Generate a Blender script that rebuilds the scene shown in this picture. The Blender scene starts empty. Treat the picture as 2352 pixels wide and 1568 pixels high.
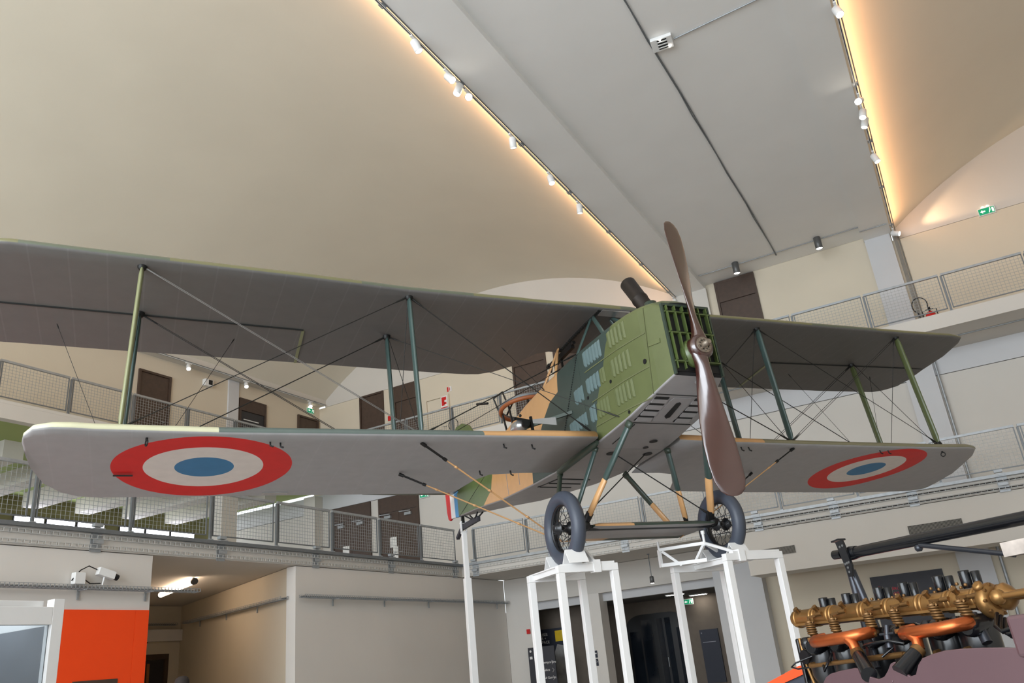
import bpy, math, random
from mathutils import Matrix, Vector
random.seed(7)
C = bpy.context.scene.collection
SC = bpy.context.scene
PI = math.pi

# ---------------------------------------------------------------- camera, world, exposure, big lights
EYE = 1.5
def cam_axes(yaw, pitch, roll):
    cy, sy, cp, sp = math.cos(yaw), math.sin(yaw), math.cos(pitch), math.sin(pitch)
    f = Vector((sy*cp, cy*cp, sp)); r = Vector((cy, -sy, 0)); d = -r.cross(f)
    cr, sr = math.cos(roll), math.sin(roll)
    return cr*r + sr*d, -sr*r + cr*d, f
_r, _d, _f = cam_axes(-.47971, .38091, .101)
cd = bpy.data.cameras.new('camera'); cam = bpy.data.objects.new('camera', cd); C.objects.link(cam)
cam.matrix_world = Matrix(((_r.x, -_d.x, -_f.x, 0), (_r.y, -_d.y, -_f.y, 0), (_r.z, -_d.z, -_f.z, EYE), (0, 0, 0, 1)))
cd.sensor_width = 36; cd.lens = 28.227; cd.clip_start = .1; cd.clip_end = 200
SC.camera = cam
W = bpy.data.worlds.new('daylight'); SC.world = W; W.use_nodes = True
bg = W.node_tree.nodes['Background']; bg.inputs[0].default_value = (.86, .94, 1, 1); bg.inputs[1].default_value = 1.0
SC.view_settings.view_transform = 'Standard'; SC.view_settings.look = 'None'
SC.view_settings.gamma = 1; SC.view_settings.use_curve_mapping = False
SC.view_settings.exposure = 0.92
def area(name, loc, rot, sx, sy, power, col=(1, 1, 1)):
    l = bpy.data.lights.new(name, 'AREA'); l.shape = 'RECTANGLE'; l.size = sx; l.size_y = sy; l.energy = power; l.color = col
    o = bpy.data.objects.new(name, l); C.objects.link(o); o.location = loc; o.rotation_euler = rot; return o
# fill light for an assumed, unseen glazed front of the hall behind the photographer
area('assumed_front_fill', (-9.5, -12.6, 6.5), (PI/2, 0, 0), 22, 11, 2900, (.86, .93, 1))
# warm light strips lying on the edges of the ceiling band, shining up on the vaults
area('strip_left', (-6.29, 7, 11.78), (0, PI*.75, 0), .05, 32, 140, (1, .53, .25))
area('strip_right', (.54, 7, 11.78), (0, -PI*.75, 0), .05, 32, 150, (1, .50, .23))

# ---------------------------------------------------------------- materials
def lin(c):
    return tuple((x/12.92 if x <= .04045 else ((x+.055)/1.055)**2.4) for x in [v/255 for v in c])
def mat(name, c, rough=.6, metal=0, var=.06, scale=6, bump=0, emit=0, coat=0, bscale=None):
    m = bpy.data.materials.new(name); m.use_nodes = True; n = m.node_tree.nodes; L = m.node_tree.links
    b = n['Principled BSDF']; c = lin(c)
    b.inputs['Roughness'].default_value = rough; b.inputs['Metallic'].default_value = metal
    if coat: b.inputs['Coat Weight'].default_value = coat; b.inputs['Coat Roughness'].default_value = .15; b.inputs['Coat IOR'].default_value = 1.8 if coat >= 1 else 1.5
    tc = n.new('ShaderNodeTexCoord'); nz = n.new('ShaderNodeTexNoise'); nz.inputs['Scale'].default_value = scale; nz.inputs['Detail'].default_value = 4
    L.new(tc.outputs['Object'], nz.inputs['Vector'])
    rp = n.new('ShaderNodeValToRGB'); e = rp.color_ramp.elements
    e[0].position = .3; e[1].position = .7
    e[0].color = tuple(max(0, x*(1-var)) for x in c)+(1,); e[1].color = tuple(min(1, x*(1+var)) for x in c)+(1,)
    L.new(nz.outputs['Fac'], rp.inputs['Fac']); L.new(rp.outputs['Color'], b.inputs['Base Color'])
    if emit:
        b.inputs['Emission Color'].default_value = c+(1,); b.inputs['Emission Strength'].default_value = emit
    if bump:
        bp = n.new('ShaderNodeBump'); bp.inputs['Strength'].default_value = bump; bp.inputs['Distance'].default_value = .02
        n2 = n.new('ShaderNodeTexNoise'); n2.inputs['Scale'].default_value = bscale or scale*3; L.new(tc.outputs['Object'], n2.inputs['Vector'])
        L.new(n2.outputs['Fac'], bp.inputs['Height']); L.new(bp.outputs['Normal'], b.inputs['Normal'])
    return m
class NT:                                   # small node helper for patterned paints
    def __init__(s, m): s.t = m.node_tree; s.n = s.t.nodes; s.L = s.t.links
    def val(s, x): return x
    def put(s, sock, x):
        if isinstance(x, (int, float)): sock.default_value = x
        elif isinstance(x, tuple): sock.default_value = x if len(x) == 4 else x+(1,)
        else: s.L.new(x, sock)
    def math(s, op, a, b=0.0, c=0.0):
        k = s.n.new('ShaderNodeMath'); k.operation = op
        s.put(k.inputs[0], a); s.put(k.inputs[1], b)
        if op == 'MULTIPLY_ADD': s.put(k.inputs[2], c)
        return k.outputs[0]
    def mix(s, f, a, b):
        k = s.n.new('ShaderNodeMix'); k.data_type = 'RGBA'
        s.put(k.inputs[0], f); s.put(k.inputs[6], a); s.put(k.inputs[7], b); return k.outputs[2]
    def curve(s, x, pts):                   # piecewise linear y(x)
        pts = sorted(pts); x0, x1 = pts[0][0], pts[-1][0]; y0 = min(p[1] for p in pts); y1 = max(p[1] for p in pts)+1e-6
        r = s.n.new('ShaderNodeValToRGB'); e = r.color_ramp.elements
        while len(e) < len(pts): e.new(.5)
        for k, p in enumerate(pts):
            e[k].position = (p[0]-x0)/(x1-x0); v = (p[1]-y0)/(y1-y0); e[k].color = (v, v, v, 1)
        s.put(r.inputs[0], s.math('MULTIPLY', s.math('SUBTRACT', x, x0), 1/(x1-x0)))
        return s.math('MULTIPLY_ADD', r.outputs[0], y1-y0, y0)
    def xyz(s):
        tc = s.n.new('ShaderNodeTexCoord'); sp = s.n.new('ShaderNodeSeparateXYZ'); s.L.new(tc.outputs['Object'], sp.inputs[0]); return sp.outputs
    def base(s, c): s.put(s.n['Principled BSDF'].inputs['Base Color'], c)

M = {}
def dm(k, *a, **kw): M[k] = mat(k, *a, **kw)
dm('vault_plaster', (221, 216, 201), .9, var=.025, scale=.5, bump=.25, bscale=1.3)
dm('white_plaster', (210, 205, 197), .9, var=.02, scale=.8)
dm('ceiling_plaster', (238, 237, 234), .9, var=.02, scale=.7, bump=.25, bscale=1.1)
dm('cream_wall', (215, 204, 184), .9, var=.02, scale=.8)
dm('grey_pilaster', (205, 205, 206), .9, var=.02, scale=1)
dm('lower_wall', (221, 216, 209), .9, var=.025, scale=.7)
dm('olive_wall', (118, 112, 76), .9, var=.05, scale=.6)
dm('green_soffit', (166, 180, 118), .9, var=.05, scale=.4)
dm('floor_stone', (192, 190, 188), .35, var=.05, scale=2)
dm('door_brown', (74, 58, 48), .5, var=.12, scale=9)
dm('orange_wood', (150, 96, 52), .5)
dm('door_dark', (46, 44, 46), .4, var=.1, scale=3)
dm('galvanised', (168, 172, 175), .5, .55, var=.1, scale=14)
dm('rail_grey', (120, 124, 127), .5, .4, var=.06, scale=10)
dm('mesh_wire', (158, 160, 159), .5, .4, var=.04)
dm('wire_white', (205, 205, 202), .5, .2, var=.04)
dm('lamp_white', (232, 232, 230), .4, var=.02)
dm('lamp_grey', (96, 96, 95), .4, .3, var=.04)
dm('track_black', (40, 42, 44), .5)
dm('glow', (255, 250, 240), emit=9)
dm('glow_soft', (255, 240, 215), emit=2.2)
dm('glow_warm', (255, 226, 196), emit=7)
dm('window_light', (236, 240, 255), emit=5)
dm('white_steel', (236, 235, 233), .35, var=.015, scale=4)
dm('orange_paint', (255, 74, 0), .7, var=.02, scale=3)
dm('dark_sign', (38, 42, 56), .6, var=.05)
dm('panel_dark', (56, 56, 62), .6, var=.05)
dm('black', (16, 16, 17), .5, var=.1)
dm('black_gloss', (20, 21, 24), .22, var=.1, scale=8)
dm('sign_green', (0, 150, 104), .5, emit=.25)
dm('sign_white', (245, 248, 245), .5, emit=.25)
dm('red', (205, 28, 26), .45, var=.08)
dm('paper', (232, 230, 226), .8)
dm('text_red', (200, 40, 52), .7)
dm('text_grey', (150, 152, 160), .7)
dm('yellow', (222, 186, 30), .7)
dm('poster_grey', (150, 148, 146), .7, var=.35, scale=3)
dm('vent_grey', (132, 128, 120), .6, .3)
dm('dark_void', (24, 23, 24), .9)
dm('corridor_wall', (112, 102, 92), .9, var=.05)
dm('corridor_ceiling', (96, 92, 88), .9)

# ---------------------------------------------------------------- mesh helpers
def basis(axis, up=None):
    a = Vector(axis).normalized(); u = Vector(up) if up else (Vector((0, 0, 1)) if abs(a.z) < .9 else Vector((1, 0, 0)))
    s = a.cross(u); s = s.normalized() if s.length > 1e-6 else a.orthogonal().normalized()
    return a, s, s.cross(a).normalized()
class MB:
    def __init__(s): s.v = []; s.f = []; s.m = []; s.s = []
    def add(s, vs, fs, mi=0, sm=False):
        o = len(s.v); s.v += [tuple(v) for v in vs]
        for f in fs: s.f.append([i+o for i in f]); s.m.append(mi); s.s.append(sm)
        return s
    def box(s, a, b, mi=0):                 # by two corners
        x0, y0, z0 = [min(a[i], b[i]) for i in range(3)]; x1, y1, z1 = [max(a[i], b[i]) for i in range(3)]
        return s.add([(x0,y0,z0),(x1,y0,z0),(x1,y1,z0),(x0,y1,z0),(x0,y0,z1),(x1,y0,z1),(x1,y1,z1),(x0,y1,z1)],
            [(3,2,1,0),(4,5,6,7),(0,1,5,4),(1,2,6,5),(2,3,7,6),(3,0,4,7)], mi)
    def bar(s, p, q, w, h, up=None, mi=0):
        p, q = Vector(p), Vector(q); a, x, y = basis(q-p, up); x = x*w/2; y = y*h/2
        return s.add([p-x-y,p+x-y,p+x+y,p-x+y,q-x-y,q+x-y,q+x+y,q-x+y],[(0,1,2,3),(7,6,5,4),(1,0,4,5),(2,1,5,6),(3,2,6,7),(0,3,7,4)], mi)
    def loft(s, rings, mi=0, sm=True, cap=True, closed=True):
        n = len(rings[0]); vs = [v for r in rings for v in r]; fs = []
        for k in range(len(rings)-1):
            for i in range(n if closed else n-1):
                j = (i+1) % n; fs.append((k*n+i, k*n+j, (k+1)*n+j, (k+1)*n+i))
        s.add(vs, fs, mi, sm)
        if cap and closed:
            s.add(rings[0], [tuple(range(n-1, -1, -1))], mi); s.add(rings[-1], [tuple(range(n))], mi)
        return s
    def tube(s, p, q, r, n=10, r2=None, mi=0, b=None):      # b: second half axis (streamline struts), along 'up'
        return s.path([p, q], r, n, mi, rr=[r, r if r2 is None else r2])
    def path(s, pts, r, n=8, mi=0, rr=None, closed=False):
        P = [Vector(p) for p in pts]; rings = []; up = None
        for k, p in enumerate(P):
            t = (P[min(k+1, len(P)-1)]-P[max(k-1, 0)])
            if closed: t = P[(k+1) % len(P)]-P[k-1]
            a, x, y = basis(t, up); up = y; R = rr[k] if rr else r
            rings.append([p+x*math.cos(2*PI*i/n)*R+y*math.sin(2*PI*i/n)*R for i in range(n)])
        if closed: rings.append(rings[0])
        return s.loft(rings, mi, True, not closed)
    def strut(s, p, q, a, b, chord, n=12, mi=0):            # streamlined: half-width a across, b along chord direction
        p, q = Vector(p), Vector(q); ax = (q-p).normalized(); c = Vector(chord); c = (c-ax*c.dot(ax)).normalized(); t = ax.cross(c)
        def ring(o, k): return [o+c*math.cos(2*PI*i/n)*b*k+t*math.sin(2*PI*i/n)*a*k for i in range(n)]
        return s.loft([ring(p, .6), ring(p.lerp(q, .06), 1), ring(p.lerp(q, .94), 1), ring(q, .6)], mi)
    def lathe(s, prof, o, axis, n=20, mi=0, cap=True):
        a, x, y = basis(axis); o = Vector(o)
        return s.loft([[o+a*z+x*math.cos(2*PI*i/n)*r+y*math.sin(2*PI*i/n)*r for i in range(n)] for r, z in prof], mi, True, cap)
    def prism(s, pts, o, ux, uy, d, mi=0):
        o, ux, uy = Vector(o), Vector(ux), Vector(uy); nrm = ux.cross(uy).normalized()*d; n = len(pts)
        a = [o+ux*x+uy*y for x, y in pts]; b = [p+nrm for p in a]
        return s.add(a+b, [tuple(range(n-1, -1, -1)), tuple(range(n, 2*n))]+[(i, (i+1) % n, n+(i+1) % n, n+i) for i in range(n)], mi)
    def torus(s, c, axis, R, r, n=32, m=10, mi=0, sx=1):
        a, x, y = basis(axis); c = Vector(c); rings = []
        for i in range(n+1):
            d = x*math.cos(2*PI*i/n)+y*math.sin(2*PI*i/n)
            rings.append([c+d*(R+r*math.cos(2*PI*j/m))+a*r*sx*math.sin(2*PI*j/m) for j in range(m)])
        return s.loft(rings, mi, True, False)
    def ball(s, c, r, n=14, sz=1, mi=0):
        c = Vector(c); k = n//2
        return s.loft([[c+Vector((r*math.sin(PI*j/k)*math.cos(2*PI*i/n), r*math.sin(PI*j/k)*math.sin(2*PI*i/n), -r*sz*math.cos(PI*j/k))) for i in range(n)] for j in range(1, k)], mi)
def obj(name, mb, mats, parent=None, bevel=0):
    me = bpy.data.meshes.new(name); me.from_pydata(mb.v, [], mb.f); me.update()
    if not isinstance(mats, (list, tuple)): mats = [mats]
    for m in mats: me.materials.append(M[m] if isinstance(m, str) else m)
    me.polygons.foreach_set('material_index', mb.m); me.polygons.foreach_set('use_smooth', mb.s)
    o = bpy.data.objects.new(name, me); C.objects.link(o)
    if parent: o.parent = parent
    if bevel:
        b = o.modifiers.new('bevel', 'BEVEL'); b.width = bevel; b.segments = 2; b.limit_method = 'ANGLE'
    return o
def tag(o, label, cat, group=None, kind=None):
    o['label'] = label; o['category'] = cat
    if group: o['group'] = group
    if kind: o['kind'] = kind
    return o
def thing(name, label, cat, loc=(0, 0, 0), rz=0, group=None):
    o = bpy.data.objects.new(name, None); C.objects.link(o); o.location = loc; o.rotation_euler = (0, 0, rz); o.empty_display_size = .1
    return tag(o, label, cat, group)
def struct(name, mb, m, bevel=0):
    o = obj(name, mb, m, None, bevel); o['kind'] = 'structure'; return o
def dup(root, loc, rz=0, label=None, group=None, rot=None):
    r = root.copy(); C.objects.link(r); r.location = loc; r.rotation_euler = rot or (0, 0, rz)
    if label: r['label'] = label
    if group: r['group'] = group
    for ch in list(root.children):
        c = ch.copy(); C.objects.link(c); c.parent = r
        for g in list(ch.children):
            d = g.copy(); C.objects.link(d); d.parent = c
    return r
ORD = 'first second third fourth fifth sixth seventh eighth ninth tenth eleventh twelfth thirteenth fourteenth'.split()
FONT = {}
def text(name, s, size, loc, ux, nrm, m, parent=None, depth=.004):
    cu = bpy.data.curves.new(name, 'FONT'); cu.body = s; cu.size = size; cu.extrude = depth
    t = bpy.data.objects.new(name, cu); C.objects.link(t)
    dg = bpy.context.evaluated_depsgraph_get(); me = bpy.data.meshes.new_from_object(t.evaluated_get(dg)); bpy.data.objects.remove(t)
    o = bpy.data.objects.new(name, me); C.objects.link(o); me.materials.clear(); me.materials.append(M[m])
    x = Vector(ux).normalized(); z = Vector(nrm).normalized(); y = z.cross(x)
    o.matrix_world = Matrix(((x.x, y.x, z.x, loc[0]), (x.y, y.y, z.y, loc[1]), (x.z, y.z, z.z, loc[2]), (0, 0, 0, 1)))
    if parent: o.parent = parent
    return o

# ================================================================ THE HALL
YB, XL, XU, YG = 23.5, -21.2, -19.35, 21.5      # back wall, left wall, upper left gallery edge, back gallery edge
X0, X1 = -6.1, .35                                # flat ceiling band between the two vaults
FRONT = -12
B = lambda a, b: MB().box(a, b)
struct('floor', B((-28, FRONT, -.2), (16, 34, 0)), 'floor_stone')
R_ = 12.36; ZC = 14.41-R_
def arc(xc, n=28): return [(xc-7.4+14.8*i/n, ZC+math.sqrt(R_**2-(-7.4+14.8*i/n)**2)) for i in range(n+1)]
for k, xc in enumerate((-13.5, 7.75)):
    a = arc(xc, 40); v = MB()
    v.loft([[(x, y, z) for x, z in a] for y in [FRONT+i*(YB+.3-FRONT)/16 for i in range(17)]], 0, True, False, False)
    struct('ceiling', v, 'vault_plaster')
    p = [(x, z) for x, z in arc(xc)]
    struct('wall_back_lunette', MB().prism([(p[0][0], 11.7)]+p+[(p[-1][0], 11.7)], (0, YB+.25, 0), (1, 0, 0), (0, 0, 1), .25), 'white_plaster')
struct('ceiling', B((-5.15, FRONT, 12.03), (-.4, YB, 12.4)), 'ceiling_plaster')
struct('trim_1', B((X0, FRONT, 11.88), (-5.15, YB, 12.4)), 'ceiling_plaster')
struct('trim_2', B((-.4, FRONT, 11.88), (X1, YB, 12.4)), 'ceiling_plaster')
# upper storey
struct('wall_back', B((XL-.3, YB, 8.2), (15.3, YB+.3, 11.69)), 'cream_wall')
struct('wall_back', B((X0+.02, YB+.02, 11.69), (X1-.02, YB+.3, 12.1)), 'cream_wall')
struct('trim_3', B((-6.1, YB-.16, 8.58), (-5.12, YB, 11.88)), 'white_plaster')
struct('trim_4', B((-.38, YB-.16, 8.58), (.3, YB, 11.88)), 'grey_pilaster')
struct('wall_left', B((XL-.3, FRONT, 8.58), (XL, YB, 11.75)), 'cream_wall')
struct('trim_5', B((XL-.3, FRONT, 11.75), (-20.86, YB, 11.98)), 'white_plaster')
struct('trim_6', B((XL-.02, 18.82, 8.58), (XL+.06, 19.28, 11.74)), 'grey_pilaster')
struct('trim_7', B((XL-.3, FRONT, 8.5), (XU, YB, 8.58)), 'white_plaster')
struct('trim_50', B((XU-.25, FRONT, 8.13), (XU-.001, YG, 8.499)), 'white_plaster')
struct('trim_8', B((XU, YG, 8.2), (15.3, YB, 8.58)), 'white_plaster')
# middle storey
struct('wall_back', B((-27, YB, 4.5), (15.3, YB+.3, 7.56)), 'white_plaster')
struct('wall_back', B((-27, YB-.012, 7.575), (15.3, YB+.3, 8.2)), 'grey_pilaster')
struct('trim_9', B((-.36, YB-.14, 4.5), (.36, YB-.02, 8.19)), 'grey_pilaster')
struct('trim_10', B((-21.5, 18.6, 4.5), (-21.0, 19.25, 8.12)), 'white_plaster')
struct('trim_11', B((-21.6, 23.05, 4.5), (-21.05, YB-.02, 8.12)), 'white_plaster')
struct('ceiling', B((-27.2, FRONT, 8.3), (XU-.251, YB-.05, 8.498)), 'green_soffit')
for k in range(14):
    y = -3.2+k*1.86
    struct('trim_%d' % (20+k), MB().prism([(-26.8, 7.82), (XL-.31, 7.82), (XL-.31, 8.3), (-26.8, 8.3)], (0, y+.55, 0), (1, 0, 0), (0, 0, 1), .55), 'white_plaster')
struct('wall_far_left', B((-27.5, FRONT, 4.5), (-27.2, YB, 8.5)), 'olive_wall')
for k, (ya, yb) in enumerate(((15.38, 16.45), (16.5, 17.57), (17.62, 18.7), (19.3, 20.37), (20.42, 21.5), (21.55, 22.7), (11.4, 12.47), (12.52, 13.6), (13.65, 14.7))):
    w = struct('window_%d' % (k+1), B((-27.2, ya, 6.9), (-27.15, yb, 7.66)), 'door_dark')
    obj('pane', B((-27.16, ya+.04, 6.95), (-27.13, yb-.04, 7.6)), 'window_light', w)
# lower storey
struct('trim_12', B((-27.2, FRONT, 4.11), (-13.71, YB+.3, 4.5)), 'white_plaster')
struct('trim_13', B((-13.71, YG, 4.11), (15.3, YB+.8, 4.5)), 'white_plaster')
struct('trim_14', B((-5.05, YG+.015, 3.02), (15.3, 22.75, 4.095)), 'white_plaster')
struct('wall_left_lower', B((-14.0, FRONT, 0), (-13.72, 10.52, 4.095)), 'lower_wall')
struct('wall_left_lower', B((-14.0, 14.38, 0), (-13.72, YB+.5, 4.095)), 'lower_wall')
struct('wall_recess', MB().prism([(-13.9, 14.4), (-21.4, 17.56), (-21.4, 17.9), (-13.9, 14.7)], (0, 0, 0), (1, 0, 0), (0, 1, 0), 4.1), 'cream_wall')
struct('wall_recess', MB().prism([(-13.9, 10.3), (-21.4, 12.2), (-21.4, 12.5), (-13.9, 10.5)], (0, 0, 0), (1, 0, 0), (0, 1, 0), 4.1), 'cream_wall')
struct('wall_recess', B((-21.7, 12.2, 0), (-21.4, 17.8, 4.1)), 'cream_wall')
struct('trim_15', B((-21.39, 12.45, 3.1), (-21.2, 17.5, 3.42)), 'lower_wall')
Y4 = 24.0
struct('wall_back_lower', B((-13.71, Y4, 0), (-12.75, Y4+.3, 4.1)), 'lower_wall')
struct('wall_back_lower', B((-12.75, Y4, 3.3), (-5.3, Y4+.25, 4.1)), 'white_plaster')
struct('trim_16', B((-12.75, Y4+.26, 3.06), (-6.6, Y4+.5, 3.6)), 'grey_pilaster')
struct('trim_17', B((-10.95, Y4-.05, 0), (-10.35, Y4+.52, 3.3)), 'lower_wall')
struct('trim_18', B((-6.6, Y4-.45, 0), (-5.25, Y4+.5, 3.6)), 'grey_pilaster')
struct('wall_back_lower', B((-5.25, Y4+.02, 0), (15.3, Y4+.3, 4.1)), 'cream_wall')
struct('trim_19', B((-.4, Y4-.12, 0), (.36, Y4+.02, 4.1)), 'grey_pilaster')
# corridor behind the lower opening
struct('ceiling', B((-13.8, Y4+.5, 3.1), (-5.3, 30, 3.25)), 'corridor_ceiling')
struct('wall_corridor', B((-13.8, 27.8, 0), (-5.3, 28.1, 3.1)), 'corridor_wall')
struct('wall_corridor', B((-14.0, Y4+.3, 0), (-13.7, 28, 3.1)), 'corridor_wall')
struct('wall_corridor', B((-5.6, Y4+.52, 0), (-5.3, 28, 3.1)), 'corridor_wall')
struct('wall_corridor', B((-13.7, 25.6, 0), (-11.6, 25.8, 3.1)), 'corridor_wall')
# right side; unseen upper front wall, added to cut daylight on the right vault
struct('daylight_blocker', B((2.5, FRONT-.3, 8), (15.5, FRONT, 14.6)), 'white_plaster')
fm_ = MB()
for k in range(13): x = -21+3*k; fm_.box((x-.06, FRONT-.12, 0), (x+.06, FRONT, 14.4 if x < 2.5 else 8))
for z in (.06, 4.3, 8.4): fm_.box((-21.5, FRONT-.1, z-.06), (15.5, FRONT-.02, z+.06))
struct('window_20', fm_, 'rail_grey')  # unseen mullion grid of the assumed glazed front, added before the fill light
struct('wall_right', B((15.2, FRONT, 0), (15.5, YB+1, 12.2)), 'white_plaster')

# ---------------------------------------------------------------- doors
def door(k, x0, x1, z0, z1, zt, y=YB, double=False, axis='x', fr='door_brown', leaf='door_brown'):
    """frame with recessed leaves; zt = height of the transom rail"""
    P = (lambda a, d, z: (a, y-d, z)) if axis == 'x' else (lambda a, d, z: (XL+d, a, z))
    m = MB()
    for a, b, c, d in ((x0, x0+.07, z0, z1), (x1-.07, x1, z0, z1), (x0+.07, x1-.07, z1-.07, z1)): m.box(P(a, 0, c), P(b, .07, d))
    if zt < z1-.1: m.box(P(x0+.07, 0, zt), P(x1-.07, .065, z1-.07))
    o = struct('door_%d' % k, m, fr)
    xs = [x0+.07, (x0+x1)/2, x1-.07] if double else [x0+.07, x1-.07]
    for a, b in zip(xs[:-1], xs[1:]):
        l = obj('door_leaf', MB().box(P(a+.006, 0, z0), P(b-.006, .03, min(zt, z1-.07)-.01)), leaf, o)
        hx = b-.12 if a == x0+.07 else a+.12
        obj('door_handle', MB().tube(P(hx, .03, z0+1.05), P(hx, .09, z0+1.05), .012).tube(P(hx, .09, z0+1.05), P(hx-.11, .09, z0+1.05), .011), 'galvanised', l)
    return o
UZ, MZ = 8.58, 4.5
door(1, -12.3, -10.98, UZ, 11.68, 11.1); door(2, -10.68, -9.36, UZ, 11.68, 11.1)
door(3, -19.12, -17.97, UZ, 11.68, 11.64); door(4, -17.47, -16.35, UZ, 11.68, 11.05)
door(5, -4.87, -3.62, UZ, 12.0, 11.3)
door(6, -16.05, -15.0, UZ, 10.82, 10.8, fr='cream_wall', leaf='cream_wall')
door(7, 15.25, 16.45, UZ, 11.2, 11.15, axis='y'); o8 = door(8, 19.34, 20.6, UZ, 11.2, 10.75, axis='y', leaf='door_dark'); door(9, 22.25, 23.4, UZ, 11.2, 11.15, axis='y')
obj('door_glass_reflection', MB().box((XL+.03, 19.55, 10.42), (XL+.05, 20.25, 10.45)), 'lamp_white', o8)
for k, (a, b) in ((10, (-20.55, -18.73)), (11, (-18.36, -16.58))):
    o = door(k, a, b, MZ, 7.55, 7.0, double=True)
    for s in (-1, 1):
        c = (a+b)/2+s*.45
        obj('door_closer', MB().box((c-.16, YB-.11, 6.78), (c+.12, YB-.03, 6.88)).bar((c+.1, YB-.1, 6.92), (c-.4, YB-.08, 6.95), .03, .03), 'galvanised', o)
    c = (a+b)/2
    obj('paper_notice', MB().box((c-.42, YB-.05, 5.75), (c-.12, YB-.035, 6.1)).box((c-.3, YB-.05, 4.75), (c-.08, YB-.035, 5.75)), 'paper', o)
o = struct('door_12', MB().box((-21.39, 15.3, 0), (-21.3, 15.42, 2.75)).box((-21.39, 17.0, 0), (-21.3, 17.12, 2.75)).box((-21.39, 15.42, 2.6), (-21.3, 17.0, 2.75)), 'door_brown')
obj('door_leaf', B((-21.38, 15.43, 0), (-21.35, 16.99, 2.59)), 'door_dark', o); obj('door_edge', B((-21.349, 16.42, 0), (-21.32, 16.5, 2.5)), 'orange_wood', o)
text('wall_letter', 'Y', .36, (-21.37, 16.22, 2.86), (0, 1, 0), (1, 0, 0), 'black'); tag(bpy.data.objects['wall_letter'], 'black letter Y at the end of the wall lettering beside the orange panel', 'lettering')

# ---------------------------------------------------------------- railings
def railing_proto():
    t = thing('railing_panel', 'x', 'railing'); w, h = 1.81, 1.0
    obj('top_rail', MB().box((0, -.03, h-.035), (w-.015, .03, h+.02)), 'galvanised', t)
    obj('frame', MB().box((.05, -.012, .07), (.075, .012, h-.04)).box((w-.04, -.012, .07), (w-.015, .012, h-.04)).box((.05, -.012, .07), (w-.015, .012, .095)), 'rail_grey', t)
    m = MB(); n = 20
    for i in range(1, n): x = .06+(w-.08)*i/n; m.bar((x, 0, .09), (x, 0, h-.04), .006, .006)
    for i in range(1, 11): z = .09+(h-.13)*i/11; m.bar((.06, .006, z), (w-.03, .006, z), .006, .006)
    g = obj('mesh_infill', m, 'mesh_wire', t)
    p = obj('post', MB().box((-.025, -.02, -.04), (.025, .03, h-.036)), 'rail_grey', t)
    obj('base_plate', MB().box((-.044, -.05, -.16), (.044, -.035, .0)).box((-.044, -.05, -.005), (.044, .04, .002)), 'galvanised', p)
    return t
rp = railing_proto(); first = [True]
def rail(x, y, z, rz, label, group):
    if first[0]: rp.location = (x, y, z); rp.rotation_euler = (0, 0, rz); rp['label'] = label; rp['group'] = group; first[0] = False
    else: dup(rp, (x, y, z), rz, label, group)
for i in range(9):
    rail(-13.28+1.865*i, YG+.09, 4.53, 0, 'grey mesh railing panel on the lower back gallery, %s from its left corner' % ORD[i], 'railings of the lower back gallery')
for i in range(9):
    rail(-13.80, 21.4-1.9*(i+1)+.04, 4.53, PI/2, 'grey mesh railing panel on the lower left gallery, %s from the corner' % ORD[i], 'railings of the lower left gallery')
for i in range(13):
    rail(-19.32+1.857*i, YG+.09, 8.6, 0, 'grey mesh railing panel on the upper back gallery, %s from its left corner' % ORD[i], 'railings of the upper back gallery')
for i in range(8):
    rail(XU-.09, 21.35-1.86*(i+1), 8.6, PI/2, 'grey mesh railing panel on the upper left gallery, %s from the corner' % ORD[i], 'railings of the upper left gallery')
struct('trim_40', B((-13.7, YG-.09, 4.42), (15.2, YG-.005, 4.49)), 'galvanised')
struct('trim_41', B((-13.7, FRONT, 4.41), (-13.6, YG-.1, 4.48)), 'rail_grey')

# ---------------------------------------------------------------- cable trays
def wire_basket(L, w=.06, h=.06, step=.12):
    m = MB(); n = int(L/step)
    for y, z in ((0, h), (0, 0), (-w/2, 0), (-w, 0), (-w, h)): m.bar((0, y, z), (L, y, z), .006, .006)
    for i in range(n+1):
        x = i*step
        m.bar((x, 0, h), (x, 0, 0), .007, .007).bar((x, 0, 0), (x, -w, 0), .007, .007).bar((x, -w, 0), (x, -w, h), .007, .007)
    return m
def fascia_tray(label, loc, rz, L, brs, cable, grp):
    t = thing('cable_tray', label, 'cable tray', loc, rz, grp)
    for z in (0, .17):
        b = obj('wire_basket', wire_basket(L), 'wire_white', t); b.location = (0, -.005, z)
    for x in brs:
        obj('bracket', MB().box((x-.11, -.012, -.06), (x+.11, -.0, .33)).box((x-.1, -.1, .30), (x+.1, -.012, .36)).box((x-.1, -.085, .08), (x+.1, -.07, .15)).box((x-.11, -.1, .38), (x+.06, -.0, .44)), 'galvanised', t)
    if cable: obj('cable', MB().path([(L*.27, -.03, .2), (L*.33, -.03, .19), (L*.7, -.04, .19), (L, -.04, .19)], .014).path([(L*.27, -.03, .02), (L, -.03, .02)], .013), 'black', t)
    return t
fascia_tray('galvanised wire cable trays in two rows along the lower back gallery front', (-13.5, YG-.004, 4.14), 0, 28, [.3, 2.9, 5.2, 8.9, 10.8, 12.6, 14.5, 18, 22], True, 'fascia trays')
fascia_tray('galvanised wire cable trays in two rows along the lower left gallery front', (-13.705, -2, 4.14), PI/2, 23.3, [8, 11.29, 14.15, 17.04, 19.96, 23.1], False, 'fascia trays')
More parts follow.
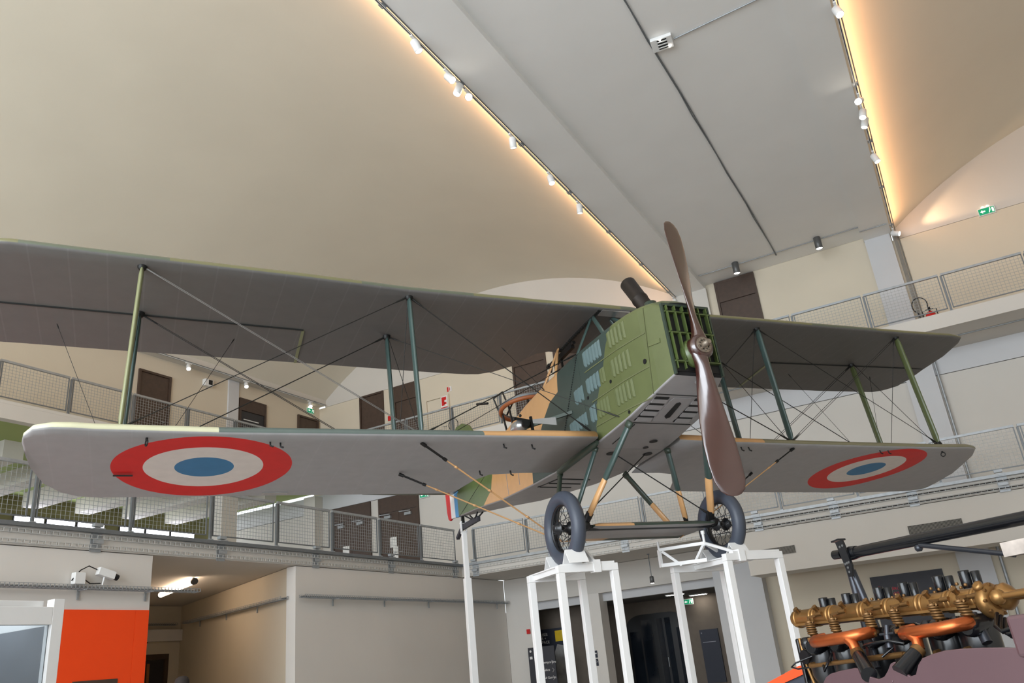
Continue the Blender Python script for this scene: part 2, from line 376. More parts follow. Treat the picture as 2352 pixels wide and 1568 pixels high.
def wall_tray(label, pts, brs, nrm):
    t = thing('cable_tray', label, 'cable tray')
    m = MB()
    for a, b in zip(pts[:-1], pts[1:]):
        a, b = Vector(a), Vector(b); d = (b-a).normalized(); s = Vector((0, 0, 1)).cross(d).normalized()
        if s.dot(Vector(nrm)) < 0: s = -s
        for o, z in ((.02, .06), (.02, 0), (.1, 0), (.2, 0), (.2, .06)): m.bar(a+s*o+Vector((0, 0, z)), b+s*o+Vector((0, 0, z)), .008, .008)
        n = int((b-a).length/.075)
        for i in range(n+1):
            p = a.lerp(b, i/n); m.bar(p+s*.02, p+s*.2, .008, .008)
            m.bar(p+s*.2, p+s*.2+Vector((0, 0, .06)), .012, .008).bar(p+s*.02, p+s*.02+Vector((0, 0, .06)), .012, .008)
    obj('wire_basket', m, 'galvanised', t)
    cb = MB()
    for k in range(3): cb.path([Vector(p)+Vector(nrm)*(.06+.04*k)+Vector((0, 0, .02)) for p in pts], .012, 6)
    obj('cable', cb, 'rail_grey', t)
    for p in brs:
        p = Vector(p); s = Vector(nrm)
        obj('bracket', MB().bar(p+s*.005, p+s*.22-Vector((0, 0, .01)), .04, .02).bar(p+s*.012, p+s*.012-Vector((0, 0, .16)), .04, .02), 'galvanised', t)
    return t
wall_tray('perforated cable tray on the white wall above the orange panel', [(-13.70, 2, 3.42), (-13.70, 11.5, 3.42)], [(-13.71, 4.2, 3.41), (-13.71, 6.6, 3.41), (-13.71, 9.05, 3.41), (-13.71, 10.4, 3.41)], (1, 0, 0))
wall_tray('cable tray high on the back wall of the left recess', [(-21.18, 13.2, 3.52), (-21.18, 17.1, 3.52)], [(-21.2, 15.2, 3.51)], (1, 0, 0))
wall_tray('cable tray along the warm side wall of the left recess', [(-20.6, 17.2, 3.52), (-13.9, 14.36, 3.38)], [(-19.6, 16.75, 3.5), (-17.6, 15.9, 3.46), (-15.6, 15.05, 3.42)], (-.39, -.92, 0))
wall_tray('long cable tray along the pale wall below the lower left gallery', [(-13.69, 14.45, 3.38), (-13.69, 23.9, 3.36)], [(-13.69, 15.6, 3.37), (-13.69, 17.6, 3.37), (-13.69, 19.6, 3.36), (-13.69, 21.6, 3.36), (-13.69, 23.4, 3.36)], (1, 0, 0))

# ================================================================ THE BIPLANE
def rotm(yaw, pitch, roll):
    return (Matrix.Rotation(yaw, 3, 'Z') @ Matrix.Rotation(pitch, 3, 'X') @ Matrix.Rotation(roll, 3, 'Y'))
AP = thing('biplane', 'green and tan camouflaged two-seat biplane with red white and blue roundels held up on white stands', 'airplane')
AM = Matrix.Translation((-3.1849, 8.8651, 3.7573)) @ rotm(.9224, -.0618, .0013).to_4x4()
AP.matrix_world = AM
WM = Matrix(((.9999, -.0119, -.0100), (.0124, .9987, .0486), (.0095, -.0487, .9988)))   # wings are set at a small incidence
def FW(p): return WM @ Vector(p)                # wing coordinates -> airplane coordinates
ZU, DU = 1.748, .026
def uz(x): return ZU+DU*abs(x)
# paints
LG, DG, TAN, GR, SIL = (90, 97, 58), (56, 68, 62), (208, 160, 108), (92, 110, 64), (168, 166, 166)
def paint(name, fn, rough=.45, coat=.15):
    m = mat(name, (128, 128, 128), rough, 0, .04, 7, coat=coat); h = NT(m); x, y, z = h.xyz()
    old = m.node_tree.nodes['Color Ramp'].outputs[0]
    w = h.n.new('ShaderNodeTexNoise'); w.inputs['Scale'].default_value = 2.2
    tc = h.n.new('ShaderNodeTexCoord'); h.L.new(tc.outputs['Object'], w.inputs['Vector'])
    wob = h.math('MULTIPLY', h.math('SUBTRACT', w.outputs['Fac'], .5), .12)
    c = fn(h, x, y, z, wob)
    k = h.n.new('ShaderNodeMix'); k.data_type = 'RGBA'; k.blend_type = 'MULTIPLY'; k.inputs[0].default_value = .5
    h.put(k.inputs[6], c); r = h.n.new('ShaderNodeMapRange'); h.L.new(h.n['Noise Texture'].outputs['Fac'], r.inputs[0]); r.inputs[3].default_value = .75; r.inputs[4].default_value = 1.15
    h.L.new(r.outputs[0], k.inputs[7]); h.base(k.outputs[2]); M[name] = m
def fus_paint(h, x, y, z, wob):
    yy = h.math('ADD', y, wob)
    b1 = h.curve(z, [(.1, -.15), (.146, -.154), (.457, -.253), (.754, -.457), (1.016, -.612), (1.3, -.85)])
    b2 = h.curve(z, [(0, 1.76), (.22, 1.72), (.593, 1.318), (.762, 1.117), (.892, .905), (.932, .64), (1.174, .563), (1.4, .5)])
    b3 = h.curve(z, [(.30, 4.15), (.39, 4.054), (.447, 3.85), (.508, 3.573), (.722, 3.43), (1.3, 3.0)])
    c = h.mix(h.math('GREATER_THAN', yy, b1), lin(LG), lin(DG))
    c = h.mix(h.math('GREATER_THAN', yy, b2), c, lin(TAN))
    return h.mix(h.math('GREATER_THAN', yy, b3), c, lin(GR))
paint('camouflage', fus_paint)
def roundel(h, x, y, c, cx, cy):
    d = h.math('SQRT', h.math('ADD', h.math('POWER', h.math('SUBTRACT', x, cx), 2.0), h.math('POWER', h.math('SUBTRACT', y, cy), 2.0)))
    c = h.mix(h.math('LESS_THAN', d, .865), c, lin((222, 26, 24)))
    c = h.mix(h.math('LESS_THAN', d, .575), c, lin((232, 222, 214)))
    return h.mix(h.math('LESS_THAN', d, .285), c, lin((54, 124, 170)))
def ribs(h, x, c):
    f = h.math('ABSOLUTE', h.math('SUBTRACT', h.math('FRACT', h.math('MULTIPLY', x, 2.9)), .5))
    return h.mix(h.math('MULTIPLY', h.math('LESS_THAN', f, .022), .08), c, lin((196, 196, 198)))
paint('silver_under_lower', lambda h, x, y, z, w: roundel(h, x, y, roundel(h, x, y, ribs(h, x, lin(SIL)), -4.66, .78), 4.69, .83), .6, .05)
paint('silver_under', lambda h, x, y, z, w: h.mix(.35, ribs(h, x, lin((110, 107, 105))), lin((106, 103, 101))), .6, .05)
def le_low(h, x, y, z, w):
    c = h.mix(h.math('GREATER_THAN', x, -4.61), lin((216, 214, 180)), lin((100, 112, 106)))
    c = h.mix(h.math('GREATER_THAN', x, -1.95), c, lin(TAN))
    return h.mix(h.math('GREATER_THAN', x, 1.93), c, lin((128, 124, 98)))
paint('leading_lower', le_low)
paint('leading_upper', lambda h, x, y, z, w: h.mix(h.math('GREATER_THAN', h.math('SINE', h.math('MULTIPLY', x, 1.9)), .3), lin((120, 117, 82)), lin((98, 104, 86))))
dm('paint_teal', (60, 78, 74), .35, var=.06, coat=.2); dm('paint_olive', (82, 90, 54), .35, var=.06, coat=.2); dm('paint_olive_lit', (132, 134, 98), .35, var=.04, coat=.2)  # third paint: olive with light from the left put into its colour
dm('paint_dark_green', (54, 66, 56), .4, var=.06); dm('paint_green', (80, 95, 50), .35, var=.05, coat=.3); dm('paint_light_green', LG, .4, var=.05, coat=.2)
dm('paint_grey', (160, 157, 157), .45, var=.05, coat=.1); dm('paint_tan', TAN, .4, var=.05, coat=.2)
dm('seam', (96, 100, 66), .6); dm('seam_dark', (34, 36, 34), .6); dm('iron', (34, 34, 33), .45, .4, var=.15, scale=20); dm('wire', (44, 44, 42), .45, .5); dm('wire_light', (128, 126, 122), .4, .5)
dm('rubber', (66, 72, 84), .5, var=.04, scale=4, coat=.1); dm('rim_black', (26, 27, 30), .35, coat=.2); dm('exhaust_iron', (46, 40, 36), .5, .5, var=.2, scale=8)
dm('wood', (66, 34, 28), .3, var=.10, scale=3, coat=1); dm('hub_steel', (150, 138, 124), .45, .6, var=.2, scale=30); dm('copper_wood', (150, 84, 44), .45, var=.12)
dm('rudder_red', (196, 40, 42), .55, var=.03); dm('rudder_white', (228, 226, 226), .55, var=.03); dm('rudder_blue', (84, 150, 200), .55, var=.03); dm('silver', (190, 190, 190), .3, .7, var=.06)
dm('louvre_teal', (90, 108, 108), .35, var=.05, coat=.2)

# ---- wings
RING = [(1, .004), (.6, .05), (.3, .075), (.12, .07), (.05, .053), (.018, .036), (.004, .018), (.004, .004), (.02, -.004), (.1, -.004), (.35, .004), (.7, .008), (1, 0)]
def wing(name, stations, zf, mats, parent):
    """stations: (x, y leading, y trailing, thickness factor)"""
    m = MB(); rings = []
    for x, a, b, t in stations: rings.append([(x, a+(b-a)*c, zf(x)+z*1.8*t) for c, z in RING])
    n = len(RING)
    for r0, r1 in zip(rings[:-1], rings[1:]):
        for i in range(n-1): m.add([r0[i], r0[i+1], r1[i+1], r1[i]], [(0, 1, 2, 3)], 1 if i < 7 else 0, True)
    for r in (rings[0], rings[-1]): m.add(r, [tuple(range(n))], 0)
    me_o = obj(name, m, mats, parent)
    # weld the strips so that the skin shades as one surface
    import bmesh
    bm = bmesh.new(); bm.from_mesh(me_o.data); bmesh.ops.remove_doubles(bm, verts=bm.verts, dist=1e-5); bmesh.ops.recalc_face_normals(bm, faces=bm.faces); bm.to_mesh(me_o.data); bm.free()
    me_o.matrix_local = WM.to_4x4(); return me_o
zl = lambda x: .003*abs(x)
LWL = [(-6.22, .14, .42, .25), (-6.2, 0, .8, .5), (-6.12, -.15, 1.23, .75), (-5.98, -.205, 1.5, .9), (-5.83, -.2, 1.63, 1), (-5.64, -.18, 1.675, 1), (-4.6, -.16, 1.67, 1), (-3.4, -.19, 1.66, 1), (-2.2, -.225, 1.66, 1), (-1.75, -.23, 1.65, 1), (-1.64, -.235, 1.58, 1), (-1.55, -.24, 1.18, 1), (-1.42, -.24, .97, 1), (-1.0, -.25, .91, 1), (-.575, -.26, .9, 1)]
LWR = [(.575, -.22, .92, 1), (1.0, -.19, .92, 1), (1.23, -.18, .97, 1), (1.5, -.17, 1.35, 1), (1.65, -.17, 1.65, 1), (1.85, -.16, 1.69, 1), (2.95, -.12, 1.79, 1), (4.4, -.09, 1.86, 1), (5.3, -.08, 1.91, 1), (5.85, -.1, 1.92, 1), (6.05, -.05, 1.91, 1), (6.31, .21, 1.905, .95), (6.55, .58, 1.9, .8), (6.8, .99, 1.87, .6), (6.96, 1.47, 1.82, .35), (7.01, 1.68, 1.76, .15)]
tipR = [(5.6, -.15, 1.95, 1), (6.52, -.155, 1.95, 1), (6.78, -.11, 1.955, 1), (6.89, .02, 1.95, .95), (7.07, .47, 1.88, .75), (7.15, 1.0, 1.8, .5), (7.25, 1.4, 1.68, .25)]
UW = [(-x, a, b-.08, t) for x, a, b, t in tipR[::-1]]+[(-3.8, -.16, 1.84, 1), (-2.6, -.14, 1.83, 1), (-1.6, -.18, 1.82, 1), (-1.2, -.2, 1.8, 1), (-1.02, -.2, 1.77, 1), (-.84, -.21, 1.67, 1), (-.63, -.22, 1.45, 1), (-.46, -.23, 1.06, 1), (-.3, -.24, .96, 1), (0, -.25, .95, 1),
    (.3, -.24, .96, 1), (.46, -.23, 1.06, 1), (.63, -.23, 1.45, 1), (.84, -.22, 1.67, 1), (1.1, -.22, 1.8, 1), (1.6, -.22, 1.84, 1), (2.4, -.21, 1.86, 1), (3.7, -.18, 1.9, 1)]+tipR
lwl = wing('lower_wing', LWL, zl, ['silver_under_lower', 'leading_lower'], AP); lwr = wing('lower_wing', LWR, zl, ['silver_under_lower', 'leading_lower'], AP)
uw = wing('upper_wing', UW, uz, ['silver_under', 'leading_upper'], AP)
for x0, x1 in ((-7.13, -3.58), (3.65, 7.14)):
    m = MB()
    for k in range(12):
        a, b = x0+(x1-x0)*k/12, x0+(x1-x0)*(k+1)/12; m.bar((a, 1.0, uz(a)+.004), (b, 1.0, uz(b)+.004), .013, .016)
    obj('aileron_hinge', m, 'seam_dark', uw)
    xe = x1 if x1 < 0 else x0
    obj('aileron_gap', MB().bar((xe, 1.02, uz(xe)+.006), (xe+.05, 1.84, uz(xe)+.0), .035, .012), 'paint_olive_lit', uw)
m = MB()
for k in range(26): y = -.2+k*.044; m.box((-.16, y, ZU-.012), (-.12, y+.026, ZU+.03))
obj('joint_lacing', m, 'seam_dark', uw)
obj('fabric_tear', MB().box((-5.5, .955, zl(5.4)-.016), (-5.32, .985, zl(5.4)-.008)), 'seam_dark', lwl); obj('fabric_patch', MB().box((-3.98, 1.55, zl(3.9)-.006), (-3.7, 1.61, zl(3.9)+.002)), 'silver', lwl)
obj('centre_panel', MB().box((-.1, -.22, ZU-.012), (.3, -.08, ZU+.02)), 'silver', uw)
for w_, pts in ((lwl, [(-4.12, .03), (-4.02, .05), (-1.65, -.02), (-1.3, -.01), (-1.6, .84), (-1.2, .84)]), (lwr, [(1.63, -.03), (1.75, -.03), (4.14, .04), (4.3, .04)])):
    m = MB()
    for x, y in pts: m.path([(x, y, zl(x)), (x, y-.01, zl(x)-.05), (x+.03, y-.01, zl(x)-.06)], .009, 6)
    obj('hooks', m, 'iron', w_)
for w_, x, y in ((lwl, -5.22, -.02), (lwr, 5.42, .05)):
    obj('lifting_ring', MB().torus((x, y, zl(x)-.055), (1, .3, 0), .03, .007, 16, 6).tube((x, y, zl(x)), (x, y, zl(x)-.03), .012), 'iron', w_)

# ---- fuselage
def hw(y):
    t = [(-1.508, .307), (-1.32, .36), (-1.15, .40), (-.8, .46), (-.2, .5), (.5, .51), (1.5, .49), (3, .37), (4.5, .22), (5.8, .045)]
    return interp(t, y)
def interp(t, y):
    if y <= t[0][0]: return t[0][1]
    for (a, u), (b, v) in zip(t[:-1], t[1:]):
        if y <= b: return u+(v-u)*(y-a)/(b-a)
    return t[-1][1]
ZB = [(-1.508, .246), (-1.2, .153), (-.78, .054), (-.36, .012), (.03, -.02), (.9, -.02), (1.67, .04), (3.16, .22), (4.06, .38), (4.92, .52), (5.8, .66)]
ZT = [(-1.508, 1.07), (-1.4, 1.15), (-1.25, 1.185), (-1.0, 1.205), (.3, 1.205), (1.8, 1.18), (2.5, 1.14), (4, 1.12), (5.8, 1.1)]
def section(y, dome, r):
    w, b, t = hw(y), interp(ZB, y), interp(ZT, y); P = []
    r = min(r, w*.5)
    def arc(cx, cz, a0, rr): return [(cx+rr*math.cos(a0+PI/2*i/4), y, cz+rr*math.sin(a0+PI/2*i/4)) for i in range(5)]
    P += arc(w-r, t-r, 0, r)
    P += [(w*.5, y, t+dome*.75), (0, y, t+dome), (-w*.5, y, t+dome*.75)]
    P += arc(-w+r, t-r, PI/2, r)+arc(-w+.025, b+.025, PI, .025)+arc(w-.025, b+.025, PI*1.5, .025)
    return P
def body(name, ys, dome, parent, r=.05):
    m = MB(); rg = [section(y, dome(y), r) for y in ys]; n = len(rg[0])
    for r0, r1 in zip(rg[:-1], rg[1:]):
        for i in range(n):
            j = (i+1) % n; bottom = 14 <= i <= 19; sm = not (i in (12, 13, 17, 22))
            m.add([r0[i], r0[j], r1[j], r1[i]], [(3, 2, 1, 0)], 1 if bottom else 0, False)
    m.add(rg[0], [tuple(range(n))], 2); m.add(rg[-1], [tuple(range(n-1, -1, -1))], 0)
    return obj(name, m, ['camouflage', 'paint_grey', 'dark_void'], parent)
cowl = body('engine_cowling', [-1.508, -1.45, -1.4, -1.3, -1.2, -1.0, -.78, -.55, -.36, -.15, .03], lambda y: .05, AP)
fus = body('fuselage', [.032, .3, .6, .9, 1.25, 1.7, 2.2, 2.7, 3.2, 3.7, 4.2, 4.7, 5.2, 5.8], lambda y: max(.02, .07-.01*y), AP)
# panel seams, lacing and cap on the cowling
def side(y, z, s=-1, o=.004): return (s*(hw(y)+o), y, z)
for s in (-1, 1):
    m = MB()
    for a, b in (((-1.257, .85), (-.09, .88)), ((-1.228, .465), (-.15, .478)), ((-1.178, .125), (-.15, .178))):
        n = 8; pts = [side(a[0]+(b[0]-a[0])*i/n, a[1]+(b[1]-a[1])*i/n, s) for i in range(n+1)]
        for p, q in zip(pts[:-1], pts[1:]): m.bar(p, q, .004, .012)
    for y0, z0, y1, z1 in ((-1.30, 1.13, -1.205, .16),):
        for i in range(6): m.bar(side(y0+(y1-y0)*i/6, z0+(z1-z0)*i/6, s), side(y0+(y1-y0)*(i+1)/6, z0+(z1-z0)*(i+1)/6, s), .006, .012)
    obj('panel_seam', m, 'seam', cowl)
    m = MB()
    for i in range(34):
        t0, t1 = i/34, (i+.6)/34
        y = lambda t: .02+.62*t
        m.bar(side(y(t0), 1.17-.83*t0, s), side(y(t1), 1.17-.83*t1, s), .008, .012)
    obj('lacing', m, 'seam_dark', fus)
    # louvre banks
    for ya, yb, z0, z1, n, teal in ((-.985, -.675, .925, 1.14, 5, 0), (-.505, -.14, .925, 1.135, 6, 1), (-.98, -.65, .575, .795, 5, 0), (-.5, -.43, .6, .79, 2, 0), (-.385, -.11, .59, .79, 4, 1), (.0, .2, .575, .77, 3, 1), (-.955, -.635, .23, .45, 5, 0), (-.485, -.26, .235, .435, 4, 0), (-.205, -.1, .24, .447, 2, 1), (.01, .415, .265, .43, 6, 1)):
        m = MB()
        for i in range(n):
            y = ya+(yb-ya)*(i+.15)/(n-.3 if n > 1 else 1)
            d = .028; w0 = hw(y)
            x = s*w0
            vs = [(x+s*.002, y, z0), (x+s*.002, y+.042, z0), (x+s*.002, y+.042, z1), (x+s*.002, y, z1), (x+s*d*.5, y+.03, z0+.014), (x+s*d, y+.036, z0+.03), (x+s*d, y+.036, z1-.03), (x+s*d*.5, y+.03, z1-.014)]
            m.add(vs, [(0, 3, 7, 4), (4, 7, 6, 5), (1, 5, 6, 2), (0, 4, 5, 1), (3, 2, 6, 7)], 0)
            m.add([(x+s*.004, y+.044, z0+.02), (x+s*.004, y+.052, z0+.02), (x+s*.004, y+.052, z1-.02), (x+s*.004, y+.044, z1-.02)], [(0, 1, 2, 3)], 1)
        obj('louvre_bank', m, ['louvre_teal' if teal else 'paint_light_green', 'seam_dark'], cowl)
    m = MB()
    for y, z, r in ((-1.173, .545, .03), (-.571, .564, .022), (-.07, .567, .022), (-.799, .108, .02)):
        m.lathe([(r, 0), (r, .004)], side(y, z, s, 0), (s, 0, 0), 14)
    obj('inspection_hole', m, 'black', cowl)
obj('front_strip', MB().bar(side(-1.43, .68), side(-1.27, .70), .012, .05), 'paint_light_green', cowl)
obj('filler_cap', MB().lathe([(.085, 0), (.085, .03), (.07, .04), (.07, .075), (.03, .085)], (-.12, -1.12, 1.24), (0, 0, 1), 18), 'paint_dark_green', AP)
obj('filler_cap', MB().lathe([(.03, 0), (.03, .04), (.015, .05)], (.2, -1.42, 1.15), (0, 0, 1), 12), 'iron', AP)
obj('exhaust_stack', MB().lathe([(.094, 0), (.094, .36), (.100, .37), (.100, .39), (.094, .4), (.098, .74), (.088, .74), (.084, .6)], (0, -.97, 1.22), (0, .49, .872), 24, 0, False), 'exhaust_iron', AP)
# radiator front
rad = obj('radiator', MB().box((-.29, -1.515, .29), (.29, -1.509, 1.045)), 'black', AP)
m = MB()
for x0, x1, z0, z1 in ((-.307, .307, 1.045, 1.075), (-.307, -.287, .25, 1.05), (.287, .307, .25, 1.05)): m.box((x0, -1.545, z0), (x1, -1.509, z1))
obj('radiator_frame', m, 'paint_dark_green', rad)
for i in range(6):
    x = -.262+.102*i; m = MB()
    for z0, z1 in ((.98, 1.04), (.735, .965), (.4, .72)): m.prism([(0, z0), (.012, z0), (.012, z1), (0, z1)], (x, -1.512, 0), (1, -.12, 0), (0, 0, 1), .06)
    if i < 2: m.prism([(0, .31), (.012, .31), (.012, .39), (0, .39)], (x, -1.512, 0), (1, -.25, 0), (0, 0, 1), .045)
    obj('shutter_blade', m, 'paint_green', rad)
for z in (.972, .727, .393): obj('shutter_rail', MB().box((-.287, -1.555, z-.008), (.287, -1.512, z+.008)), 'paint_green', rad)
obj('shaft_housing', MB().lathe([(.165, 0), (.16, .04), (.13, .085), (.08, .11)], (-.01, -1.512, .5), (0, -1, .0), 24), 'paint_green', AP)
# underside of the cowling
def under(x, y): return (x, y, interp(ZB, y)-.003)
def upoly(pts, t=.004, mi=0):
    m = MB(); a = [under(*p) for p in pts]; b = [(x, y, z-t) for x, y, z in a]; n = len(a)
    return m.add(a+b, [tuple(range(n-1, -1, -1)), tuple(range(n, 2*n))]+[(i, (i+1) % n, n+(i+1) % n, n+i) for i in range(n)])
for x0, x1 in ((-.34, -.17), (.17, .34)):
    v = obj('belly_vent', upoly([(x0, -1.17), (x1, -1.17), (x1+.02, -.72), (x0-.03, -.72)]), 'black', cowl)
    m = MB()
    for k in range(4): y = -1.1+.115*k; m.bar(under(x0-.01, y), Vector(under(x1+.01, y)), .012, .07, (0, 1, -.35))
    obj('vent_blade', m, 'paint_grey', cowl)
m = upoly([(-.11, -1.17), (.11, -1.17), (.13, -1.1), (.13, -.72), (-.13, -.72), (-.13, -1.1)], .006); obj('belly_hatch', m, 'paint_grey', cowl)
obj('hatch_slot', upoly([(-.03, -1.08), (0, -1.1), (.03, -1.08), (.035, -.83), (0, -.8), (-.035, -.83)], .012), 'black', cowl)
m = MB()
for a, b in (((-.42, -.66), (.42, -.66)), ((-.3, -.62), (-.3, -.1)), ((-.36, -1.21), (.36, -1.21))):
    for i in range(6): p = Vector(under(a[0]+(b[0]-a[0])*i/6, a[1]+(b[1]-a[1])*i/6)); q = Vector(under(a[0]+(b[0]-a[0])*(i+1)/6, a[1]+(b[1]-a[1])*(i+1)/6)); m.bar(p, q, .01, .006)
obj('panel_seam', m, 'seam_dark', cowl)
m = MB()
for x, y, r in ((.2, -.2, .05), (.2, -.02, .035), (-.15, .2, .06), (.36, .2, .06)): m.lathe([(r, 0), (r, .005)], under(x, y), (0, 0, -1), 18)
obj('belly_hole', m, 'black', cowl)
obj('starter_dog', MB().tube((.02, -1.42, .22), (.02, -1.5, .20), .022), 'silver', cowl)
m = MB()
for y in (1.35, 1.62, 1.9): m.bar(under(-.3, y), under(.2, y+.05), .02, .012)
m.bar(under(-.3, 1.35), under(-.33, 1.9), .02, .012)
obj('belly_window', m, 'seam_dark', fus)
m = MB()
for y in (2.25, 2.75):
    for i in range(6): m.bar(side(y+.04*i/6, .2+.75*i/6, -1), side(y+.04*(i+1)/6, .2+.75*(i+1)/6, -1), .003, .008)
obj('fabric_seam', m, 'paint_grey', fus)
obj('root_fairing', MB().strut((-.53, -.15, -.015), (-.5, .95, -.03), .035, .045, (0, 0, 1)), 'paint_dark_green', AP)

# ---- propeller
HUB = Vector((0, -1.62, .521))
def blade(sgn):
    st = [(.03, .15, .25, 86), (.10, .15, .23, 80), (.2, .16, .15, 66), (.35, .185, .105, 50), (.55, .23, .075, 38), (.8, .285, .042, 29), (1.05, .325, .033, 25), (1.25, .335, .028, 22), (1.42, .315, .024, 20), (1.52, .25, .02, 19), (1.565, .15, .014, 18), (1.58, .05, .008, 18)]
    rings = []
    for r, c, t, b in st:
        b = math.radians(b); cx = Vector((math.cos(b), math.sin(b), 0)); nx = Vector((math.sin(b), -math.cos(b), 0)); off = .03*math.sin(min(1, r/1.58)*PI)
        rings.append([HUB+Vector((0, 0, r))+cx*(off+c/2*math.cos(2*PI*i/20))+nx*(t/2*math.sin(2*PI*i/20)*(1 if math.sin(2*PI*i/20) > 0 else .6)) for i in range(20)])
    if sgn < 0: rings = [[HUB+Vector((-(p-HUB).x, (p-HUB).y, -(p-HUB).z)) for p in r] for r in rings]
    return rings
pm = MB(); pm.loft(blade(1)); pm.loft(blade(-1)); pm.lathe([(.11, -.075), (.135, -.055), (.138, .055), (.11, .075)], HUB, (0, 1, 0), 24)
prop = obj('propeller', pm, 'wood', AP)
obj('hub_plate', MB().lathe([(.088, 0), (.088, .012)], HUB+Vector((0, -.075, 0)), (0, -1, 0), 28), 'hub_steel', prop)
m = MB()
for i in range(8):
    a = 2*PI*i/8; c = HUB+Vector((.064*math.cos(a), -.087, .064*math.sin(a))); m.lathe([(.011, 0), (.011, .014)], c, (0, -1, 0), 6)
    a += PI/8; c = HUB+Vector((.052*math.cos(a), -.086, .052*math.sin(a))); m.lathe([(.009, 0), (.009, .003)], c, (0, -1, 0), 8, 1)
m.lathe([(.032, 0), (.032, .05), (.026, .055), (.026, .09)], HUB+Vector((0, -.087, 0)), (0, -1, 0), 12)
obj('hub_bolts', m, ['hub_steel', 'black'], prop)

# ---- interplane struts, cabane, wires
S1, S2 = 2.563, 5.37; YR, YL0, YLR = .96, .02, .974
def up(x, y): return FW((x, y, uz(x)))
def lt(x, y): return FW((x, y, zl(x)+.10))
def lu(x, y): return FW((x, y, zl(x)-.01))
YA = FW((0, 1, 0))
for s in (-1, 1):
    for k, x in ((1, S1), (2, S2)):
        xl = 5.45 if k == 2 and s < 0 else x
        for y0, y1, r in ((0, YL0, 0), (YR, YLR, 1)):
            mt = 'paint_teal' if k == 1 or (s < 0 and r) else ('paint_olive_lit' if s < 0 else 'paint_olive')
            o = obj('interplane_strut', MB().strut(up(s*x, y0), lt(s*xl, y1), .024, .052, YA), mt, AP)
            obj('strut_socket', MB().lathe([(.05, 0), (.045, .03), (.03, .05)], up(s*x, y0)+FW((0, 0, .005)), FW((0, 0, -1)), 12).lathe([(.05, 0), (.04, .04)], lt(s*xl, y1)-FW((0, 0, .02)), FW((0, 0, 1)), 12), 'iron', o)
def wire(name, a, b, r=.006, n=1, m='wire', e=(.22, .22)):
    a, b = Vector(a), Vector(b); d = (b-a).normalized(); L = (b-a).length; mb = MB(); sd = d.orthogonal().normalized()*.013
    for k in range(n):
        o = sd*(k*2-1) if n > 1 else Vector()
        mb.tube(a+o, b+o, r, 6)
    for p, q, l in ((a, d, e[0]), (b, -d, e[1])):
        if l: mb.path([p, p+q*l*.3, p+q*l*.6, p+q*l], .012, 6, 0, [r, min(.013, r*2.4), min(.013, r*2.4), r])
    return obj(name, mb, m, AP)
for s in (-1, 1):
    xl2 = 5.45 if s < 0 else S2
    wire('landing_wire', up(s*S2, 0), lt(s*S1, YL0), .0033, 2, 'wire_light' if s < 0 else 'wire'); wire('landing_wire', up(s*S2, YR), lt(s*S1, YLR), .0036, 2)
    wire('flying_wire', up(s*S1, 0), lt(s*xl2, YL0), .0045); wire('flying_wire', up(s*S1, YR), lt(s*xl2, YLR), .006)
    wire('flying_wire', up(s*S1, 0), (s*.52, -.05, .15), .006); wire('flying_wire', up(s*S1, YR), (s*.48, -.62, .12), .004)
    wire('landing_wire', lt(s*S1, YL0), (s*.5, .05, 1.19), .0065); wire('landing_wire', lt(s*S1, YLR), (s*.42, .6, 1.25), .004)
    for x, xl in ((S1, S1), (S2, xl2)):
        wire('incidence_wire', up(s*x, .04), lt(s*xl, YLR-.04), .004, 1, 'wire', (.1, .1)); wire('incidence_wire', up(s*x, YR-.04), lt(s*xl, YL0+.04), .004, 1, 'wire', (.1, .1))
    wire('control_cable', up(s*6.2, 1.35), lt(s*5.5, 1.2), .003, 1, 'wire', (.08, 0)); wire('control_cable', up(s*4.33, 1.35), lt(s*5.2, 1.1), .003, 1, 'wire', (.08, 0))
    wire('control_cable', up(s*1.0, .96), (s*.49, 1.0, 1.1), .003, 1, 'wire', (.1, .1))
    m = MB().strut((s*.46, .12, 1.18), up(s*.14, .02), .016, .03, (0, 1, 0)).strut((s*.40, -.5, 1.2), up(s*.14, -.02), .016, .03, (0, 1, 0))
    obj('cabane_strut', m, 'paint_teal', AP)
    obj('cabane_strut', MB().strut((s*.44, 1.15, 1.18), up(s*.2, .85), .016, .028, (0, 1, 0)).strut((s*.44, .75, 1.2), up(s*.2, .88), .016, .028, (0, 1, 0)), 'paint_tan', AP)

# ---- undercarriage
xb = {-1: -.78, 1: .93}
for s in (-1, 1):
    for (a, w) in (((s*.49, -.82, -.02), .034), ((s*.49, -.035, -.04), .028), ((s*.47, .95, -.04), .03)):
        a = Vector(a); b = Vector((xb[s], -.0, -.93)) if a.y < -.5 else Vector((s*.80, .30, -.90)) if a.y < .5 else Vector((s*.84, .6, -.90)); t = .56 if s < 0 else .55
        if s < 0 and a.y > -.5: t = .8
        mid = a.lerp(b, t); q = a.lerp(b, .90)
        o = obj('undercarriage_strut', MB().strut(a, mid, w*.8, w*1.5, (0, 1, 0)), 'paint_teal' if a.y < 0 else 'paint_dark_green', AP)
        obj('strut_lower', MB().strut(a.lerp(b, t-.03), q, w*.82, w*1.52, (0, 1, 0)), 'paint_tan', o)
        k = 1 if a.y < -.5 else .7; obj('strut_foot', MB().tube(a.lerp(b, .87), b, .042*k, 12, .036*k).ball(b+Vector((0, -.03*k, 0)), .055*k), 'black', o)
        obj('strut_collar', MB().strut(a.lerp(b, -.01), a.lerp(b, .05), w*1.05, w*1.8, (0, 1, 0)), 'paint_dark_green', o)
wire('bracing_cable', (.36, .2, 0), (-.8, -.05, -.85), .007, 1, 'wire', (0, .15)); wire('bracing_cable', (-.15, .2, 0), (.9, -.05, -.85), .007, 1, 'wire', (0, .15))
rings = []
